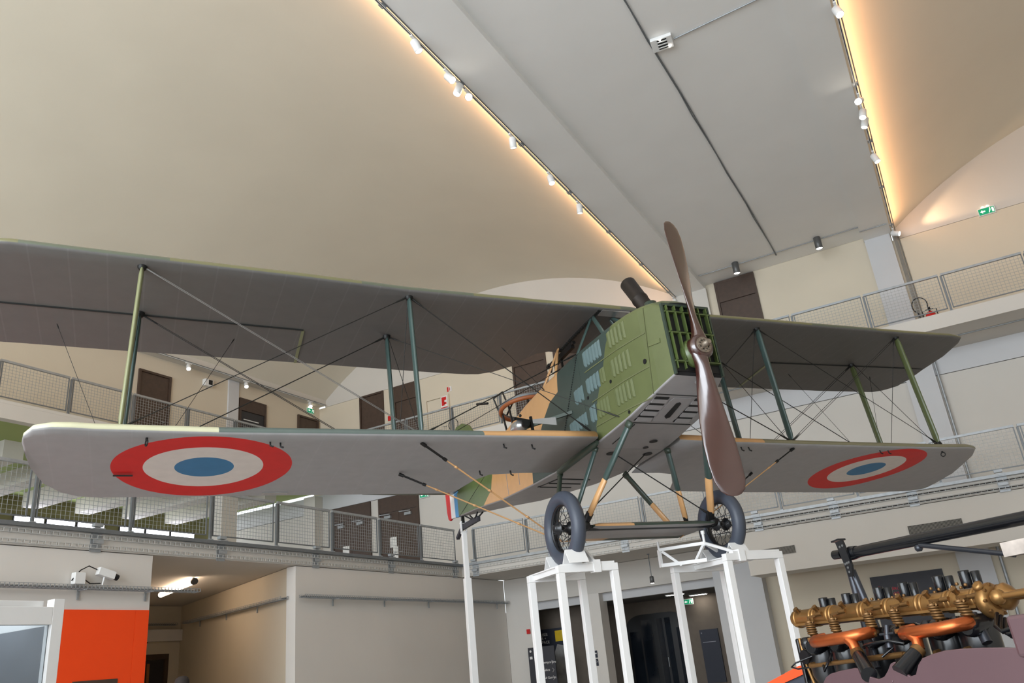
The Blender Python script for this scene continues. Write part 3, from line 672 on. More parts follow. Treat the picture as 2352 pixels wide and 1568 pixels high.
for x in [-.70, -.6, -.2, .3, .75, .90]:
    k = .55 if abs(x-.1) > .78 else 1
    rings.append([(x, -.10+.78*c, -.95+(.05 if z > 0 else .03)*k*z) for c, z in ((1, 0), (.7, .6), (.35, 1), (.1, .9), (.0, .3), (0, -.3), (.1, -.8), (.4, -1), (.75, -.5))])
fm = MB(); n = len(rings[0])
for r0, r1 in zip(rings[:-1], rings[1:]):
    for i in range(n): j = (i+1) % n; fm.add([r0[i], r0[j], r1[j], r1[i]], [(0, 1, 2, 3)], 1 if 5 <= i <= 7 else (2 if r0[0][0] < -.25 else 0), False)
for r in (rings[0], rings[-1]): fm.add(r, [tuple(range(n))], 0)
fair = obj('axle_fairing', fm, ['paint_dark_green', 'paint_grey', 'paint_tan'], AP)
obj('axle', MB().tube((-1.16, 0, -.952), (1.16, 0, -.952), .035, 12), 'rim_black', AP)
for s in (-1, 1):
    c = Vector((1.06 if s > 0 else -1.03, 0, -.952))
    ty = obj('wheel_tyre', MB().torus(c, (1, 0, 0), .325, .078, 48, 16), 'rubber', AP)
    obj('wheel_rim', MB().torus(c, (1, 0, 0), .255, .018, 40, 8, 0, 1.9), 'rim_black', ty)
    obj('wheel_hub', MB().lathe([(.03, -.13), (.045, -.12), (.045, -.08), (.075, -.075), (.075, -.06), (.04, -.05), (.04, .05), (.075, .06), (.075, .075), (.045, .08), (.045, .12), (.03, .13)], c, (1, 0, 0), 16), 'rim_black', ty)
    m = MB()
    for i in range(36):
        a = 2*PI*i/36; fl = 1 if i % 2 else -1; b = a+(.7 if (i//2) % 2 else -.7)
        m.tube(c+Vector((fl*.068, .068*math.cos(b), .068*math.sin(b))), c+Vector((fl*.01, .25*math.cos(a), .25*math.sin(a))), .0032, 5)
    obj('wheel_spokes', m, 'rim_black', ty)
    # drag wires from the wings to the axle
    for y, x in ((-.02, S1+(.03 if s < 0 else -.05)), (YLR-.05, S1)):
        a = lu(s*x, y); b = Vector((s*.80, .5, -.99)); d = (b-a)
        o = obj('drift_wire', MB().strut(a.lerp(b, .15), b, .007, .014, (0, 1, 0)), 'paint_tan', AP)
        obj('turnbuckle', MB().tube(a, a.lerp(b, .03), .02, 8).tube(a.lerp(b, .02)+Vector((0, .014, 0)), a.lerp(b, .16)+Vector((0, .012, 0)), .007, 6).tube(a.lerp(b, .02)-Vector((0, .014, 0)), a.lerp(b, .16)-Vector((0, .012, 0)), .007, 6).tube(a.lerp(b, .145), a.lerp(b, .165), .018, 8), 'iron', o)
        for t in (.22, .45, .72): obj('binding', MB().strut(a.lerp(b, t), a.lerp(b, t+.02), .012, .018, (0, 1, 0)), 'paint_tan', o)

# ---- tail
def yz(pts, x, t, name, mt, parent): return obj(name, MB().prism(pts, (x-t/2, 0, 0), (0, 1, 0), (0, 0, 1), t), mt, parent, .01)
yz([(4.5, 1.1), (5.80, 1.1), (5.80, 2.22), (5.6, 2.29), (5.3, 2.26), (5.0, 2.12), (4.75, 1.85)], 0, .05, 'tail_fin', 'paint_green', AP)
rd = yz([(5.81, .66), (6.03, .70), (6.03, 2.1), (5.81, 2.14)], 0, .055, 'rudder', 'rudder_blue', AP)
yz([(6.03, .70), (6.26, .735), (6.26, 2.0), (6.03, 2.1)], 0, .05, 'rudder_white_stripe', 'rudder_white', rd)
yz([(6.26, .735), (6.36, .72), (6.43, .76), (6.48, .9), (6.5, 1.3), (6.48, 1.7), (6.4, 1.88), (6.26, 2.0)], 0, .045, 'rudder_red_stripe', 'rudder_red', rd)
obj('rudder_horn', MB().strut((-.02, 5.86, 1.22), (-.3, 5.9, 1.22), .012, .03, (0, 1, 0)), 'paint_teal', rd)
st = MB()
for s in (-1, 1):
    st.loft([[(s*x, y0+(y1-y0)*c, 1.12+.03*z*k) for c, z in ((1, 0), (.5, 1), (.1, .8), (0, 0), (.1, -.8), (.5, -1))] for x, y0, y1, k in ((.05, 4.6, 6.0, 1), (1.2, 4.75, 6.0, 1), (1.75, 5.0, 5.95, .7), (1.9, 5.3, 5.8, .3))])
obj('tailplane', st, 'paint_green', AP)
obj('tail_wedge', MB().prism([(5.3, .61), (5.55, .645), (5.48, 1.02), (5.43, 1.05)], (-.145, 0, 0), (.12, .85, 0), (0, 0, 1), .01), 'panel_dark', AP) if False else None
sk = obj('tail_skid', MB().bar((0, 4.98, .42), (0, 5.85, .46), .05, .09).bar((0, 5.8, .46), (0, 6.08, .33), .06, .05).bar((0, 4.95, .41), (0, 5.5, .44), .04, .08), 'panel_dark', AP)
obj('skid_bracket', MB().bar((-.05, 4.88, .50), (-.01, 5.15, .43), .02, .02).bar((.05, 4.88, .50), (.01, 5.15, .43), .02, .02).bar((-.05, 5.5, .6), (-.01, 5.2, .44), .02, .02).bar((.05, 5.5, .6), (.01, 5.2, .44), .02, .02).bar((0, 5.74, .66), (0, 5.74, .48), .05, .05), 'iron', sk)
wire('control_cable', (-.04, 5.78, .66), (-.6, 2.4, .75), .004, 1, 'wire', (.15, 0))
# ---- cockpit fittings
gr = obj('gun_ring', MB().torus((0, 2.5, 1.45), (0, .06, 1), .44, .032, 40, 10), 'copper_wood', AP)
obj('ring_rail', MB().torus((0, 2.5, 1.49), (0, .06, 1), .445, .026, 40, 8), 'rail_grey', gr)
m = MB()
for i in range(8): a = 2*PI*i/8+.3; m.bar((.42*math.cos(a), 2.5+.42*math.sin(a), 1.45), (.38*math.cos(a), 2.5+.38*math.sin(a), 1.16), .03, .02)
m.path([(-.4, 2.75, 1.5), (-.44, 2.8, 1.72), (-.36, 2.62, 1.76), (-.38, 2.45, 1.5)], .014, 6).path([(-.5, 2.9, 1.68), (-.6, 3.1, 1.74)], .02, 6).path([(-.2, 2.9, 1.5), (-.3, 2.3, 1.56), (0, 2.1, 1.52)], .016, 6)
obj('gun_mount', m, 'iron', gr)
obj('machine_gun', MB().tube((-.2, 1.32, 1.62), (-.2, .55, 1.62), .024, 10).tube((-.2, 1.36, 1.62), (-.2, 1.3, 1.62), .034, 10).bar((-.2, .6, 1.6), (-.2, 1.15, 1.58), .05, .08).bar((-.2, 1.2, 1.62), (-.2, 1.28, 1.5), .012, .02).bar((-.2, .95, 1.55), (-.2, .95, 1.25), .02, .03), 'iron', AP)
ck = MB()
for y, r in ((1.22, .3),): ck.torus((0, y, 1.235), (0, 0, 1), r, .03, 28, 8)
obj('cockpit_coaming', ck, 'copper_wood', AP)
G = Vector((-.95, .85, .555))
wg = obj('wind_generator', MB().lathe([(.02, -.02), (.075, 0), (.085, .06), (.085, .2), (.06, .26), (.02, .28)], G, (0, 1, .12), 20), 'silver', AP)
obj('generator_head', MB().lathe([(.05, 0), (.055, .03), (.03, .09)], G+Vector((0, -.11, -.01)), (0, 1, 0), 12).bar(G+Vector((-.13, -.06, .06)), G+Vector((.14, -.06, .02)), .03, .03).bar(G+Vector((.09, -.06, .09)), G+Vector((.1, -.06, -.14)), .03, .03).ball(G+Vector((-.14, -.06, .05)), .022, 10).ball(G+Vector((-.05, -.06, .1)), .02, 10), 'iron', wg)
obj('generator_vane', MB().prism([(0, -.03), (.4, -.055), (.4, .045), (0, .02)], G+Vector((.05, -.2, -.02)), (.35, -.85, -.3), (0, 0, 1), .01), 'silver', wg)
obj('generator_bracket', MB().bar(G+Vector((0, .1, -.02)), (-.5, .35, .55), .03, .04).bar(G+Vector((0, .1, -.05)), (-.5, .45, .32), .03, .04), 'paint_dark_green', wg)

# ================================================================ STANDS UNDER THE AIRPLANE
def stand(label, loc, rz, W_, D_, wx, wy, ax, fairing):
    t = thing('display_stand', label, 'stand', loc, rz, 'white stands under the wheels'); Zt, w = 2.395, .075
    for x in (0, W_):
        for y in (0, D_): obj('leg', MB().box((x-w/2, y-w/2, 0), (x+w/2, y+w/2, Zt-w-.001)), 'white_steel', t, .004); 
    for y in (0, D_): obj('cross_beam', MB().box((-w/2, y-w/2, Zt-w), (W_+w/2, y+w/2, Zt)), 'white_steel', t, .004)
    for x in (wx-.13, wx+.13): obj('side_rail', MB().box((x-.03, -.0, Zt-w+.012), (x+.03, D_+.12, Zt-.0)), 'white_steel', t, .004) if False else None
    obj('wheel_plate', MB().box((wx-.17, -.02, Zt), (wx+.17, D_+.08, Zt+.012)).box((wx-.15, w/2, Zt-.055), (wx-.09, D_-w/2, Zt)).box((wx+.09, w/2, Zt-.055), (wx+.15, D_-w/2, Zt)), 'white_steel', t)
    for s in (-1, 1):
        y0 = wy+s*.16; y1 = wy+s*.34; ym = wy+s*.23
        obj('wheel_chock', MB().prism([(0, 0), (.012*1, 0), (.10, .125), (.18, 0), (.192, 0), (.10, .145)] , (wx-.11, wy+s*.15, Zt+.012), (0, s, 0), (0, 0, 1), .22 if s > 0 else -.22), 'white_steel', t)
    P = Vector((ax, wy, Zt+.34)); m = MB()
    m.tube((ax, wy, Zt+.17), P, .016).tube((ax, wy, Zt+.3), P, .024)
    for q in ((ax+.02, .0, Zt), (W_, wy+.2, Zt), (ax-.04, D_*.75, Zt)): m.bar((ax, wy, Zt+.2), q, .03, .03)
    m.bar((min(ax, W_)-.1, -.0, Zt+.01), (W_, -.0, Zt+.01), .07, .02).box((ax-.03, -w/2-.012, Zt-w-.012), (ax+.05, w/2+.012, Zt+.04))
    obj('axle_support', m, 'white_steel', t)
    if fairing:
        m = MB(); q = Vector((-.16, D_+.02, Zt)); a = Vector((ax, wy, Zt+.2))
        m.bar(q, q+Vector((0, 0, .2)), .035, .035).bar(q+Vector((0, 0, .2)), a, .035, .035).bar(q+Vector((0, 0, .02)), a-Vector((0, 0, .19)), .04, .04).bar(q+Vector((.03, -.02, .18)), q.lerp(a, .45)-Vector((0, 0, .1)), .03, .03).tube(q+Vector((0, 0, .2)), q+Vector((0, 0, .3)), .014)
        obj('fairing_jack', m, 'white_steel', t)
    return t
stand('white square-tube stand under the nearer wheel left of the propeller', (-3.72, 7.70, 0), math.radians(50.3), .62, .80, .177, .225, .40, False)
stand('white square-tube stand with lattice brace under the wheel behind the propeller', (-2.32, 8.96, 0), math.radians(54), .72, .98, .42, .55, .17, True)
t = thing('tail_post', 'tall thin white post carrying the tail skid of the biplane', 'stand', (-7.766, 12.337, 0), math.radians(52))
obj('lower_tube', MB().box((-.058, -.058, 0), (.058, .058, 2.97)), 'white_steel', t, .006)
obj('upper_tube', MB().box((-.04, -.04, 2.971), (.04, .04, 3.76)), 'white_steel', t, .004)
obj('skid_fork', MB().box((-.055, -.03, 3.76), (-.035, .03, 3.96)).box((.035, -.03, 3.76), (.055, .03, 3.96)).box((-.055, -.03, 3.74), (.055, .03, 3.78)).tube((-.07, 0, 3.92), (.07, 0, 3.92), .014), 'white_steel', t)
obj('base_plate', MB().box((-.2, -.2, 0), (.2, .2, .015)), 'white_steel', t)

# ================================================================ LAMPS, TRACKS, SMALL FITTINGS
def track(label, x, y0, y1, z):
    t = thing('lighting_track', label, 'lighting track', (x, 0, z), 0)
    obj('track_body', MB().box((-.02, y0, -.035), (.02, y1, 0)), 'lamp_white', t); obj('track_slot', MB().box((-.008, y0, -.037), (.008, y1, -.0351)), 'track_black', t)
    m = MB()
    k = int((y1-y0)/2.4)
    for i in range(k): y = y1-.6-2.4*i; m.box((-.05, y-.06, -.02), (.05, y+.06, .01))
    obj('track_clips', m, 'galvanised', t); obj('power_rail', MB().tube((.055, y0, -.012), (.055, y1, -.012), .012, 8), 'rail_grey', t)
track('long spotlight track along the left edge of the flat ceiling band', X0-.06, -6, 23.4, 11.88)
track('long spotlight track along the right edge of the flat ceiling band', X1+.06, -6, 23.4, 11.88)
track('short spotlight track under the cornice of the upper left wall', -20.82, 10, 23.4, 11.75)
def lamp_proto():
    t = thing('track_spotlight', 'x', 'spotlight')
    obj('adapter', MB().box((-.018, -.09, -.02), (.018, .09, .0)).tube((0, 0, -.02), (0, 0, -.075), .012), 'lamp_white', t)
    h = obj('lamp_housing', MB().lathe([(.045, 0), (.055, .012), (.055, .17), (.05, .175), (.05, .16), (.046, .155)], (0, 0, 0), (0, 0, -1), 20, 0, False).add([(.045*math.cos(2*PI*i/20), .045*math.sin(2*PI*i/20), 0) for i in range(20)], [tuple(range(20))]), 'lamp_white', t)
    l = obj('lens', MB().lathe([(.048, .150), (.02, .151)], (0, 0, 0), (0, 0, -1), 20), 'glow', h)
    return t, h, l
lp = lamp_proto(); LN = [0]
def spot(x, y, z, aim, label, group, glow=None, sc=1.35):
    a = Vector(aim).normalized()
    if LN[0] == 0: t = lp[0]
    else: t = dup(lp[0], (0, 0, 0))
    LN[0] += 1
    t.location = (x, y, z); t['label'] = label; t['group'] = group; t.scale = (sc, sc, sc)
    h = [c for c in t.children if c.name.startswith('lamp_housing')][0]
    h.matrix_local = Matrix.Translation(Vector((0, 0, -.085))) @ a.to_track_quat('-Z', 'Y').to_matrix().to_4x4() @ Matrix.Translation((0, 0, .05))
    if glow:
        ln = h.children[0]; ln.data = ln.data.copy(); ln.data.materials.clear(); ln.data.materials.append(M[glow])
    return t
dm('glow_hot', (255, 244, 226), emit=60)
zt = 11.845
left = [(9.31, (.3, .3, -1)), (10.36, (.55, -.1, -.8)), (10.72, (-.3, -.2, -1)), (11.06, (.45, -.75, -.72)), (12.79, (-.1, .3, -1)), (14.56, (.2, -.1, -1)), (16.13, (-.1, .2, -1)), (23.3, (-.35, -.2, -1))]
for i, (y, a) in enumerate(left):
    spot(X0-.06, y, zt, a, 'white track spotlight %s on the left ceiling track' % ('glaring brightly, fourth' if i == 3 else ['nearest the camera, first', 'second', 'third', '', 'fifth', 'sixth', 'seventh', 'farthest away, last'][i]), 'spotlights on the left ceiling track', 'glow_hot' if i == 3 else 'glow')
right = [(12.98, (.2, -.3, -1)), (16.02, (-.25, -.85, -.62)), (16.5, (-.2, -.3, -.9)), (16.85, (-.3, .0, -.9)), (18.53, (.25, -.1, -1)), (23.1, (.85, -.3, -.5))]
for i, (y, a) in enumerate(right):
    spot(X1+.06, y, zt, a, 'white track spotlight %s on the right ceiling track' % ['at the picture top edge, first', 'glaring brightly, second', 'third', 'fourth', 'fifth', 'at the wall end, tilted sideways'][i], 'spotlights on the right ceiling track', 'glow_hot' if i == 1 else 'glow')
for i, y in enumerate((16.81, 19.3, 22.55)):
    spot(-20.82, y, 11.715, (.5, -.35, -.8), 'white spotlight under the upper left cornice, %s of three from the left' % ORD[i], 'spotlights under the left cornice', 'glow')
sl = bpy.data.lights.new('end_spot', 'SPOT'); sl.energy = 150; sl.color = (1, .66, .38); sl.spot_size = math.radians(38); sl.spot_blend = .7; sl.shadow_soft_size = .05
so = bpy.data.objects.new('end_spot', sl); C.objects.link(so); so.location = (X1+.16, 23.2, 11.74); so.rotation_euler = Vector((.93, .07, .30)).to_track_quat('-Z', 'Y').to_euler()

def fit(name, mb, m, label, cat, group=None, bevel=0): return tag(obj(name, mb, m, None, bevel), label, cat, group)
t = thing('emergency_luminaire', 'square grey emergency light on the flat ceiling beside the cable', 'lamp', (-2.56, 12.2, 12.03), math.radians(8))
obj('luminaire_body', MB().box((-.2, -.17, -.07), (.2, .17, 0)), 'lamp_white', t, .01); obj('louvre_recess', MB().box((-.08, -.14, -.075), (.1, .12, -.0701)), 'dark_void', t)
m = MB()
for k in range(3): y = -.09+.08*k; m.box((-.08, y-.012, -.085), (.1, y+.012, -.0755))
obj('louvre_bars', m, 'lamp_white', t)
for x, y in ((-.02, -.15), (.12, .1)): obj('indicator_lamp', MB().ball((x, y, -.085), .018, 10), 'glow', t)
m = MB(); p = [(-2.76+.012*math.sin(k*2.1), -6+k*.9, 12.015-.008*abs(math.sin(k*1.7))) for k in range(33)]
m.path(p, .014, 6).path([(x+.02, y, z-.004) for x, y, z in p[::2]], .011, 6)
fit('ceiling_cable', m, 'rail_grey', 'dark cable bundle running down the middle of the flat ceiling', 'cable')
fit('conduit', MB().tube((-2.34, 12.25, 12.01), (-.42, 12.17, 12.01), .014, 8), 'galvanised', 'thin steel conduit from the emergency light to the right ceiling beam', 'conduit')
fit('conduit', MB().path([(-5.1, 22.62, 12.01), (-.42, 22.62, 12.01), (-.42, 22.62, 11.86), (.3, 22.62, 11.86)], .014, 8), 'galvanised', 'thin steel conduit linking the two grey downlights on the ceiling', 'conduit')
for i, x in enumerate((-3.93, -1.54)):
    t = thing('ceiling_downlight', 'grey cylinder downlight on the flat ceiling, %s' % ['left one above the dark door', 'right one nearer the pilaster'][i], 'lamp', (x, 22.5, 12.03), 0, 'grey downlights')
    obj('lamp_cylinder', MB().lathe([(.09, 0), (.10, .01), (.10, .36), (.092, .365), (.09, .34)], (0, 0, 0), (0, 0, -1), 24, 0, False), 'lamp_grey', t); obj('lens', MB().lathe([(.088, .345), (.02, .346)], (0, 0, 0), (0, 0, -1), 24), 'glow', t)
# exit signs: green boxes with arrow and running figure
def exit_sign(label, o, ux, nrm, sc=1.0, arrow=-1, lamps=False):
    t = thing('exit_sign', label, 'exit sign', o, 0, 'green exit signs'); u = Vector(ux); n = Vector(nrm); z = Vector((0, 0, 1))
    w, h = .19*sc, .09*sc
    obj('sign_box', MB().prism([(-w-.02, -h-.02), (w+.02, -h-.02), (w+.02, h+.02), (-w-.02, h+.02)], (0, 0, 0), u, z, .05), 'lamp_white', t)
    if u.cross(z).dot(n) < 0: u = -u; arrow = -arrow
    obj('sign_face', MB().prism([(-w, -h), (w, -h), (w, h), (-w, h)], n*.051, u, z, .004), 'sign_green', t)
    a = arrow*w*.5; s = arrow*w*.30
    m = MB().prism([(a-s*1.1, -.02*sc), (a+s*.1, -.02*sc), (a+s*.1, .02*sc), (a-s*1.1, .02*sc)][::(1 if s > 0 else -1)], n*.056, u, z, .003)
    m.prism([(a+s*.0, -.055*sc), (a+s*1.1, 0), (a+s*.0, .055*sc)][::(1 if s > 0 else -1)], n*.056, u, z, .003)
    obj('arrow', m, 'sign_white', t)
    b = -arrow*w*.5; k = sc
    m = MB().prism([(b+.03*k, -.07*k), (b+.08*k, -.07*k), (b+.08*k, .06*k), (b+.03*k, .06*k)], n*.056, u, z, .003)
    m.prism([(b-.035*k, -.01*k), (b-.005*k, -.01*k), (b+.01*k, .04*k), (b-.02*k, .045*k)], n*.056, u, z, .003).prism([(b-.06*k, -.07*k), (b-.04*k, -.07*k), (b-.005*k, -.01*k), (b-.03*k, -.005*k)], n*.056, u, z, .003).prism([(b-.02*k, .05*k), (b+.005*k, .05*k), (b+.005*k, .072*k), (b-.02*k, .072*k)], n*.056, u, z, .003)
    obj('running_figure', m, 'sign_white', t)
    if lamps:
        for d in (-.06, .06): obj('lamp_head', MB().lathe([(.05, 0), (.035, .05), (.01, .07)], u*d+Vector((0, 0, h+.02)), (0, 0, 1), 12), 'glow_soft', t)
    return t
exit_sign('green exit sign with twin lamps high on the wall at upper right', (2.75, YB-.001, 11.74), (1, 0, 0), (0, -1, 0), 1.0, -1, True)
exit_sign('green exit sign under the upper left cornice beside the corner', (XL+.001, 22.95, 11.5), (0, -1, 0), (1, 0, 0), .95, 1, True)
exit_sign('green exit sign beside the middle floor double door', (-16.3, YB-.02, 7.36), (1, 0, 0), (0, -1, 0), .95, -1)
es = exit_sign('small green exit sign hanging in the dark corridor', (-8.7, 27.6, 2.9), (1, 0, 0), (0, -1, 0), .8, -1)
obj('hanger', MB().tube((-.08, .03, .09), (-.08, .03, .2), .008).tube((.08, .03, .09), (.08, .03, .2), .008), 'lamp_grey', es)
# fire signs and extinguishers
t = thing('fire_hose_sign', 'red and white fire sign on the pale cupboard door', 'sign', (-15.2, YB-.075, 10.55))
obj('sign_plate', MB().box((-.14, -.008, -.3), (.14, 0, .22)), 'paper', t)
obj('hose_symbol', MB().box((-.1, -.012, -.14), (.02, -.0081, .18)).box((.02, -.012, .06), (.1, -.0081, .18)).box((.0, -.012, -.1), (.1, -.0081, -.02)), 'red', t)
obj('sign_band', MB().box((-.14, -.012, -.3), (.14, -.0081, -.2)), 'red', t)
t = thing('wall_notice', 'tiny red and white notice above the fire sign', 'sign', (-14.98, YB-.01, 11.0)); obj('notice_plate', MB().box((-.1, -.008, -.09), (.1, 0, .09)), 'paper', t); obj('notice_print', MB().box((-.1, -.011, -.09), (-.03, -.0081, .09)).box((.0, -.011, -.06), (.03, -.0081, .06)), 'red', t)
fit('fire_call_point', MB().box((-17.78, YB-.06, 10.42), (-17.62, YB-.001, 10.6)), 'red', 'small red call point between the two dark upper doors', 'alarm box', None, .01)
fit('fire_call_point', MB().box((-12.99, Y4-.06, 2.36), (-12.87, Y4-.001, 2.5)), 'red', 'small red call point on the wall above the directory panel', 'alarm box', None, .01)
def extinguisher(label, x, y, z):
    t = thing('fire_extinguisher', label, 'fire extinguisher', (x, y, z), 0, 'extinguishers'); t.scale = (.86, .86, .86)
    obj('cylinder', MB().lathe([(.12, .06), (.15, .08), (.15, .62), (.12, .7), (.05, .75)], (0, 0, 0), (0, 0, 1), 20), 'red', t)
    obj('carrying_frame', MB().path([(-.2, .05, .02), (-.2, .05, .82), (.2, .05, .82), (.2, .05, .02)], .014, 8).path([(-.2, .05, .5), (.2, .05, .5)], .012, 6).tube((-.2, .05, .09), (.2, .05, .09), .02), 'black', t)
    obj('valve', MB().tube((0, 0, .75), (0, 0, .86), .03).box((-.04, -.12, .83), (.04, .04, .87)).box((-.12, -.03, .8), (.12, .0, .83)), 'black', t)
    obj('hose', MB().path([(-.02, -.02, .84)]+[(-.22+.22*math.cos(a), -.02, 1.02+.26*math.sin(a)) for a in [-.4+i*.33 for i in range(15)]]+[(-.3, .02, .6)], .017, 8), 'black', t)
extinguisher('red fire extinguisher with looped black hose behind the upper right railing', .68, 23.1, 8.58)
extinguisher('fire extinguisher with a black hose loop behind the upper back railing', -14.4, 23.0, 8.58)
# vents, pipes, sensor, pendant, tube light
for x0, x1, z0, z1, lab in ((-1.18, -.03, 3.43, 3.65, 'wide grey air grille on the white beam at right'), (-4.75, -3.83, 3.43, 3.61, 'small grey air grille on the white beam behind the right stand')):
    t = thing('air_grille', lab, 'vent', (x0, YG+.012, z0), 0, 'air grilles'); w, h = x1-x0, z1-z0
    obj('grille_back', MB().box((0, -.004, 0), (w, 0, h)), 'dark_void', t); m = MB()
    n = int(w/.028)
    for i in range(n+1): m.box((i*w/n-.006, -.016, 0), (i*w/n+.006, -.0041, h))
    for i in range(9): m.box((0, -.018, i*h/8-.003), (w, -.0045, i*h/8+.003))
    obj('grille_bars', m, 'vent_grey', t)
fit('wall_pipe', MB().tube((.43, 23.38, 4.5), (.43, 23.38, 8.2), .03, 12).tube((.43, 23.38, 6.9), (.43, 23.38, 6.95), .04, 12), 'galvanised', 'thin steel pipe beside the pilaster on the middle floor', 'pipe')
fit('wall_pipe', MB().box((.37, YB-.05, 8.58), (.46, YB-.001, 11.8)).tube((.5, YB-.03, 8.58), (.5, YB-.03, 11.8), .018, 8), 'vent_grey', 'brownish cable duct beside the pilaster on the upper floor', 'pipe')
fit('wall_pipe', MB().tube((.56, 23.9, 0), (.56, 23.9, 4.1), .04, 12), 'galvanised', 'grey pipe beside the ground floor pilaster behind the engine', 'pipe')
fit('conduit', MB().path([(-13, 22.55, 8.185), (15, 22.2, 8.185)], .013, 6).path([(-13, 22.6, 8.185), (15, 22.25, 8.185)], .009, 6), 'galvanised', 'thin conduit along the underside of the upper back gallery', 'conduit')
t = thing('wall_sensor', 'small white wall box with black window on the upper left wall', 'sensor', (XL, 17.88, 11.36)); obj('sensor_box', MB().box((.001, -.17, -.12), (.16, .17, .12)), 'lamp_white', t, .015); obj('sensor_window', MB().box((.161, -.03, -.07), (.166, .13, .1)), 'black', t)
t = thing('pendant_lamp', 'small grey pendant spotlight hanging below the lower back gallery', 'lamp', (-8.2, 22.95, 4.11)); obj('suspension_rod', MB().tube((0, 0, 0), (0, 0, -.62), .012, 8).tube((0, 0, 0), (0, 0, -.02), .04, 12), 'rail_grey', t); obj('lamp_cylinder', MB().lathe([(.03, .62), (.06, .64), (.065, .82), (.05, .82)], (0, 0, 0), (0, 0, -1), 18), 'lamp_grey', t); obj('lens', MB().lathe([(.055, .821), (.01, .83)], (0, 0, 0), (0, 0, -1), 18), 'glow', t)
t = thing('tube_light', 'bright fluorescent tube light on the ceiling of the left recess', 'lamp'); a, b = Vector((-18.3, 14.35, 4.0)), Vector((-16.0, 13.42, 4.0)); d = (b-a).normalized()
obj('tube_diffuser', MB().tube(a, b, .062, 16), 'glow_warm', t); obj('end_cap', MB().tube(b, b+d*.1, .075, 16).tube(a-d*.1, a, .075, 16), 'lamp_grey', t)
obj('mounting_bracket', MB().bar(b-d*.02, b-d*.02+Vector((0, 0, .1)), .03, .05).bar(a+d*.1, a+d*.1+Vector((0, 0, .1)), .03, .05), 'rail_grey', t)
for i, (x, y) in enumerate(((-8.55, 25.85), (-8.28, 27.45))):
    t = thing('corridor_light', 'white ceiling light in the dark corridor, %s' % ['left one', 'right one deeper in'][i], 'lamp', (x, y, 3.1), 0, 'corridor ceiling lights')
    obj('light_frame', MB().box((-.3, -.12, -.03), (.3, .12, 0)), 'lamp_white', t); obj('diffuser', MB().box((-.27, -.1, -.035), (.27, .1, -.0301)), 'glow', t)
# surveillance projector on the left tray
t = thing('wall_camera', 'white camera unit with junction box clamped on the left cable tray', 'camera', (-13.62, 9.2, 3.5))
obj('junction_box', MB().box((-.07, -.32, .0), (.05, -.12, .2)), 'lamp_white', t, .01)
obj('camera_body', MB().bar((.02, .12, .24), (.04, .42, .16), .12, .13), 'lamp_white', t); obj('camera_lens', MB().tube((.04, .42, .16), (.04, .5, .13), .055, 14), 'black', t)
obj('camera_arm', MB().tube((0, .24, .0), (.02, .26, .18), .016), 'lamp_white', t); obj('camera_cable', MB().path([(0, -.35, .06), (0, -.2, .24), (0, -.05, .32), (.02, .1, .26)], .01, 6).path([(0, -.1, .08), (0, 0, .02), (0, .2, .03)], .01, 6), 'black', t)

# ================================================================ GROUND FLOOR, LEFT
t = thing('wall_panel', 'large orange panel on the left ground floor wall', 'panel', (-13.72, 10.5, 0)); obj('orange_board', MB().box((.001, -5.5, 0), (.03, -.29, 3.09)), 'orange_paint', t); obj('narrow_board', MB().box((.001, -.284, 0), (.032, -.0, 3.09)), 'orange_paint', t); obj('dark_screen', MB().box((.031, -1.4, .6), (.04, -.55, 1.93)), 'door_brown', t)
gl = bpy.data.materials.new('case_glass'); gl.use_nodes = True; n_ = gl.node_tree.nodes; l_ = gl.node_tree.links; n_.clear()
ou = n_.new('ShaderNodeOutputMaterial'); mx = n_.new('ShaderNodeMixShader'); tr = n_.new('ShaderNodeBsdfTransparent'); gs = n_.new('ShaderNodeBsdfGlossy'); fr = n_.new('ShaderNodeFresnel')
fr.inputs[0].default_value = 1.75; gs.inputs['Roughness'].default_value = .03; tr.inputs[0].default_value = (.86, .9, .93, 1)
l_.new(fr.outputs[0], mx.inputs[0]); l_.new(tr.outputs[0], mx.inputs[1]); l_.new(gs.outputs[0], mx.inputs[2]); l_.new(mx.outputs[0], ou.inputs[0]); M['case_glass'] = gl
dm('case_inside', (120, 124, 130), .6, var=.1, scale=2); dm('case_object', (74, 78, 86), .5, var=.2, scale=4)
t = thing('display_case', 'tall white glass display case at the lower left', 'display case', (-6.3, 4.06, 0))
m = MB().box((-.06, -3.2, 2.12), (0, -.09, 2.25)).box((-.09, -.09, 0), (0, 0, 2.31)).box((-1.0, -.09, 0), (-.91, 0, 2.31)).box((-1.0, -3.2, 2.12), (-.94, -.09, 2.30)).box((-.91, -.06, 2.12), (-.09, 0, 2.25)).box((-1, -3.2, 0), (0, 0, .25)).box((-.22, -3.2, 2.25), (-.16, -.09, 2.31)).box((-1.0, -3.2, 2.3), (-.0, -.09, 2.31)) if False else MB().box((-.06, -3.2, 2.12), (0, -.09, 2.25)).box((-.09, -.09, .25), (0, 0, 2.31)).box((-1.0, -.09, .25), (-.91, 0, 2.31)).box((-1.0, -3.2, 2.12), (-.94, -.09, 2.30)).box((-.91, -.06, 2.12), (-.09, 0, 2.25)).box((-1, -3.2, 0), (0, 0, .25)).box((-.20, -3.2, 2.25), (-.13, -.09, 2.31))
obj('case_frame', m, 'white_steel', t, .004)
obj('glass_pane', MB().box((-.045, -3.2, .25), (-.035, -.09, 2.12)), 'case_glass', t)
obj('end_board', MB().box((-.905, -.06, .25), (-.095, -.045, 2.12)), 'case_inside', t)
obj('back_board', MB().box((-.99, -3.2, .25), (-.96, -.1, 2.30)), 'case_inside', t)
t = thing('case_exhibit', 'dark blurred exhibit standing inside the white display case', 'exhibit', (-6.8, 2.9, .25))
